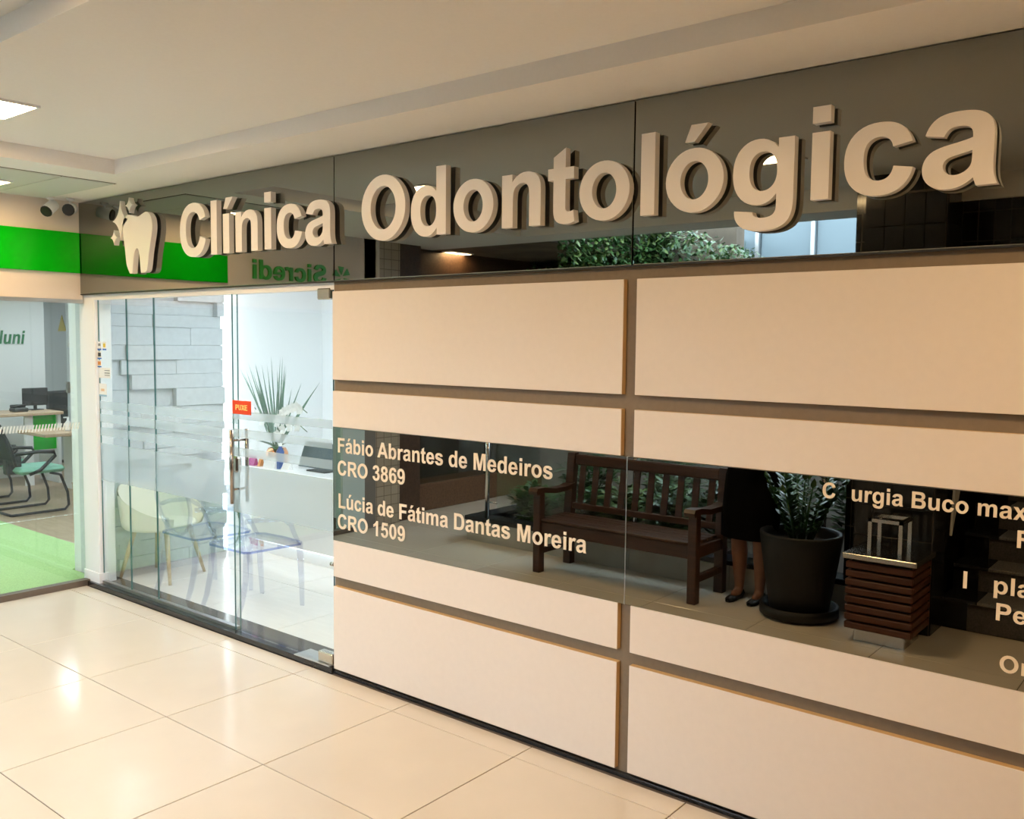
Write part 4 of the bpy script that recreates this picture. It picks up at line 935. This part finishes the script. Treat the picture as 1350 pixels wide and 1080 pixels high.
for sx in (-1, 1):
    o = len(V); V += [(sx*.085, 0, .82), (sx*.085, .015, .47), (sx*.085, -.015, .33), (sx*.08, -.01, .10), (sx*.08, .0, .05), (sx*.085, .10, .03)]
    E_ += [(0, o), (o, o+1), (o+1, o+2), (o+2, o+3), (o+3, o+4), (o+4, o+5)]; Rr += [.085, .060, .064, .037, .036, (.036, .022)]
    o = len(V); V += [(sx*.165, 0, 1.36), (sx*.20, -.01, 1.11), (sx*.12, .15, 1.06), (sx*.05, .18, 1.07)]
    E_ += [(3, o), (o, o+1), (o+1, o+2), (o+2, o+3)]; Rr += [.05, .04, .028, (.022, .034)]
    for q in range(4):
        o2 = len(V); V += [(sx*.01, .195-.006*q, 1.095-.02*q), (sx*-.03, .192-.006*q, 1.095-.02*q-(.004 if q in (0, 3) else 0))]; E_ += [(o+3, o2), (o2, o2+1)]; Rr += [.009, .0075]
    o2 = len(V); V += [(sx*.045, .19, 1.11), (sx*.03, .195, 1.135)]; E_ += [(o+3, o2), (o2, o2+1)]; Rr += [.010, .008]
body = skinned(V, E_, Rr, 'body', M_skin, pe, 2)
dr = MB(); prof = [(.222, .135, .465), (.222, .135, .60), (.21, .13, .80), (.20, .125, .92), (.15, .11, 1.08), (.175, .125, 1.26), (.18, .11, 1.37), (.10, .075, 1.43)]
Vd = []; n_ = 32
for a, b, z in prof:
    for k in range(n_):
        an = 2*PI*k/n_; f_ = 1+.02*math.sin(an*7)*(1 if z < .7 else 0); Vd.append((math.cos(an)*a*f_, math.sin(an)*b*f_, z))
dr.add(Vd, [(i*n_+k, i*n_+(k+1) % n_, (i+1)*n_+(k+1) % n_, (i+1)*n_+k) for i in range(len(prof)-1) for k in range(n_)], 0, True)
dr.build('dress', M_dress, pe)
for sx in (-1, 1):
    sh = MB(); V = []
    L = [(-.055, .030, .055), (-.03, .038, .055), (.03, .038, .035), (.09, .043, .034), (.14, .038, .032), (.175, .018, .024)]
    for y, wd, hh in L:
        for k in range(8):
            an = 2*PI*k/8; V.append((sx*.083+math.cos(an)*wd, y, max(.0, .5*hh+math.sin(an)*hh*.62)))
    sh.add(V, [(i*8+k, i*8+(k+1) % 8, (i+1)*8+(k+1) % 8, (i+1)*8+k) for i in range(5) for k in range(8)]+[tuple(range(8)), tuple(range(40, 48))[::-1]], 0, True); sh.build('shoe', M_black, pe)
hr = MB(); hr.lathe([(.0, 1.765), (.05, 1.755), (.088, 1.71), (.10, 1.62), (.098, 1.50), (.085, 1.40), (.07, 1.40), (.07, 1.5)], c=(0, -.035, 0), n=20, sx=.95, sy=.85); hr.build('hair', M_hair, pe)
for sx in (-1, 1): MB().lathe([(0, -.011), (.009, -.006), (.011, 0), (.009, .006), (0, .011)], c=(sx*.03, .098, 1.61), n=10).build('eye', M_paper, pe)
MB().tube([(0, .095, 1.61), (0, .118, 1.575), (0, .10, 1.57)], [.008, .014, .008], 8).build('nose', M_skin, pe)
MB().tube([(-.022, .092, 1.535), (0, .103, 1.535), (.022, .092, 1.535)], [.003, .008, .003], 8).build('mouth', mat('lips', (.35, .09, .08), .4), pe)
# hall end walls outside the frame
struct(MB().box(3.2, 3.3, -7.6, .3, 0, 3.3).build('wall_hall_end', M_beige))
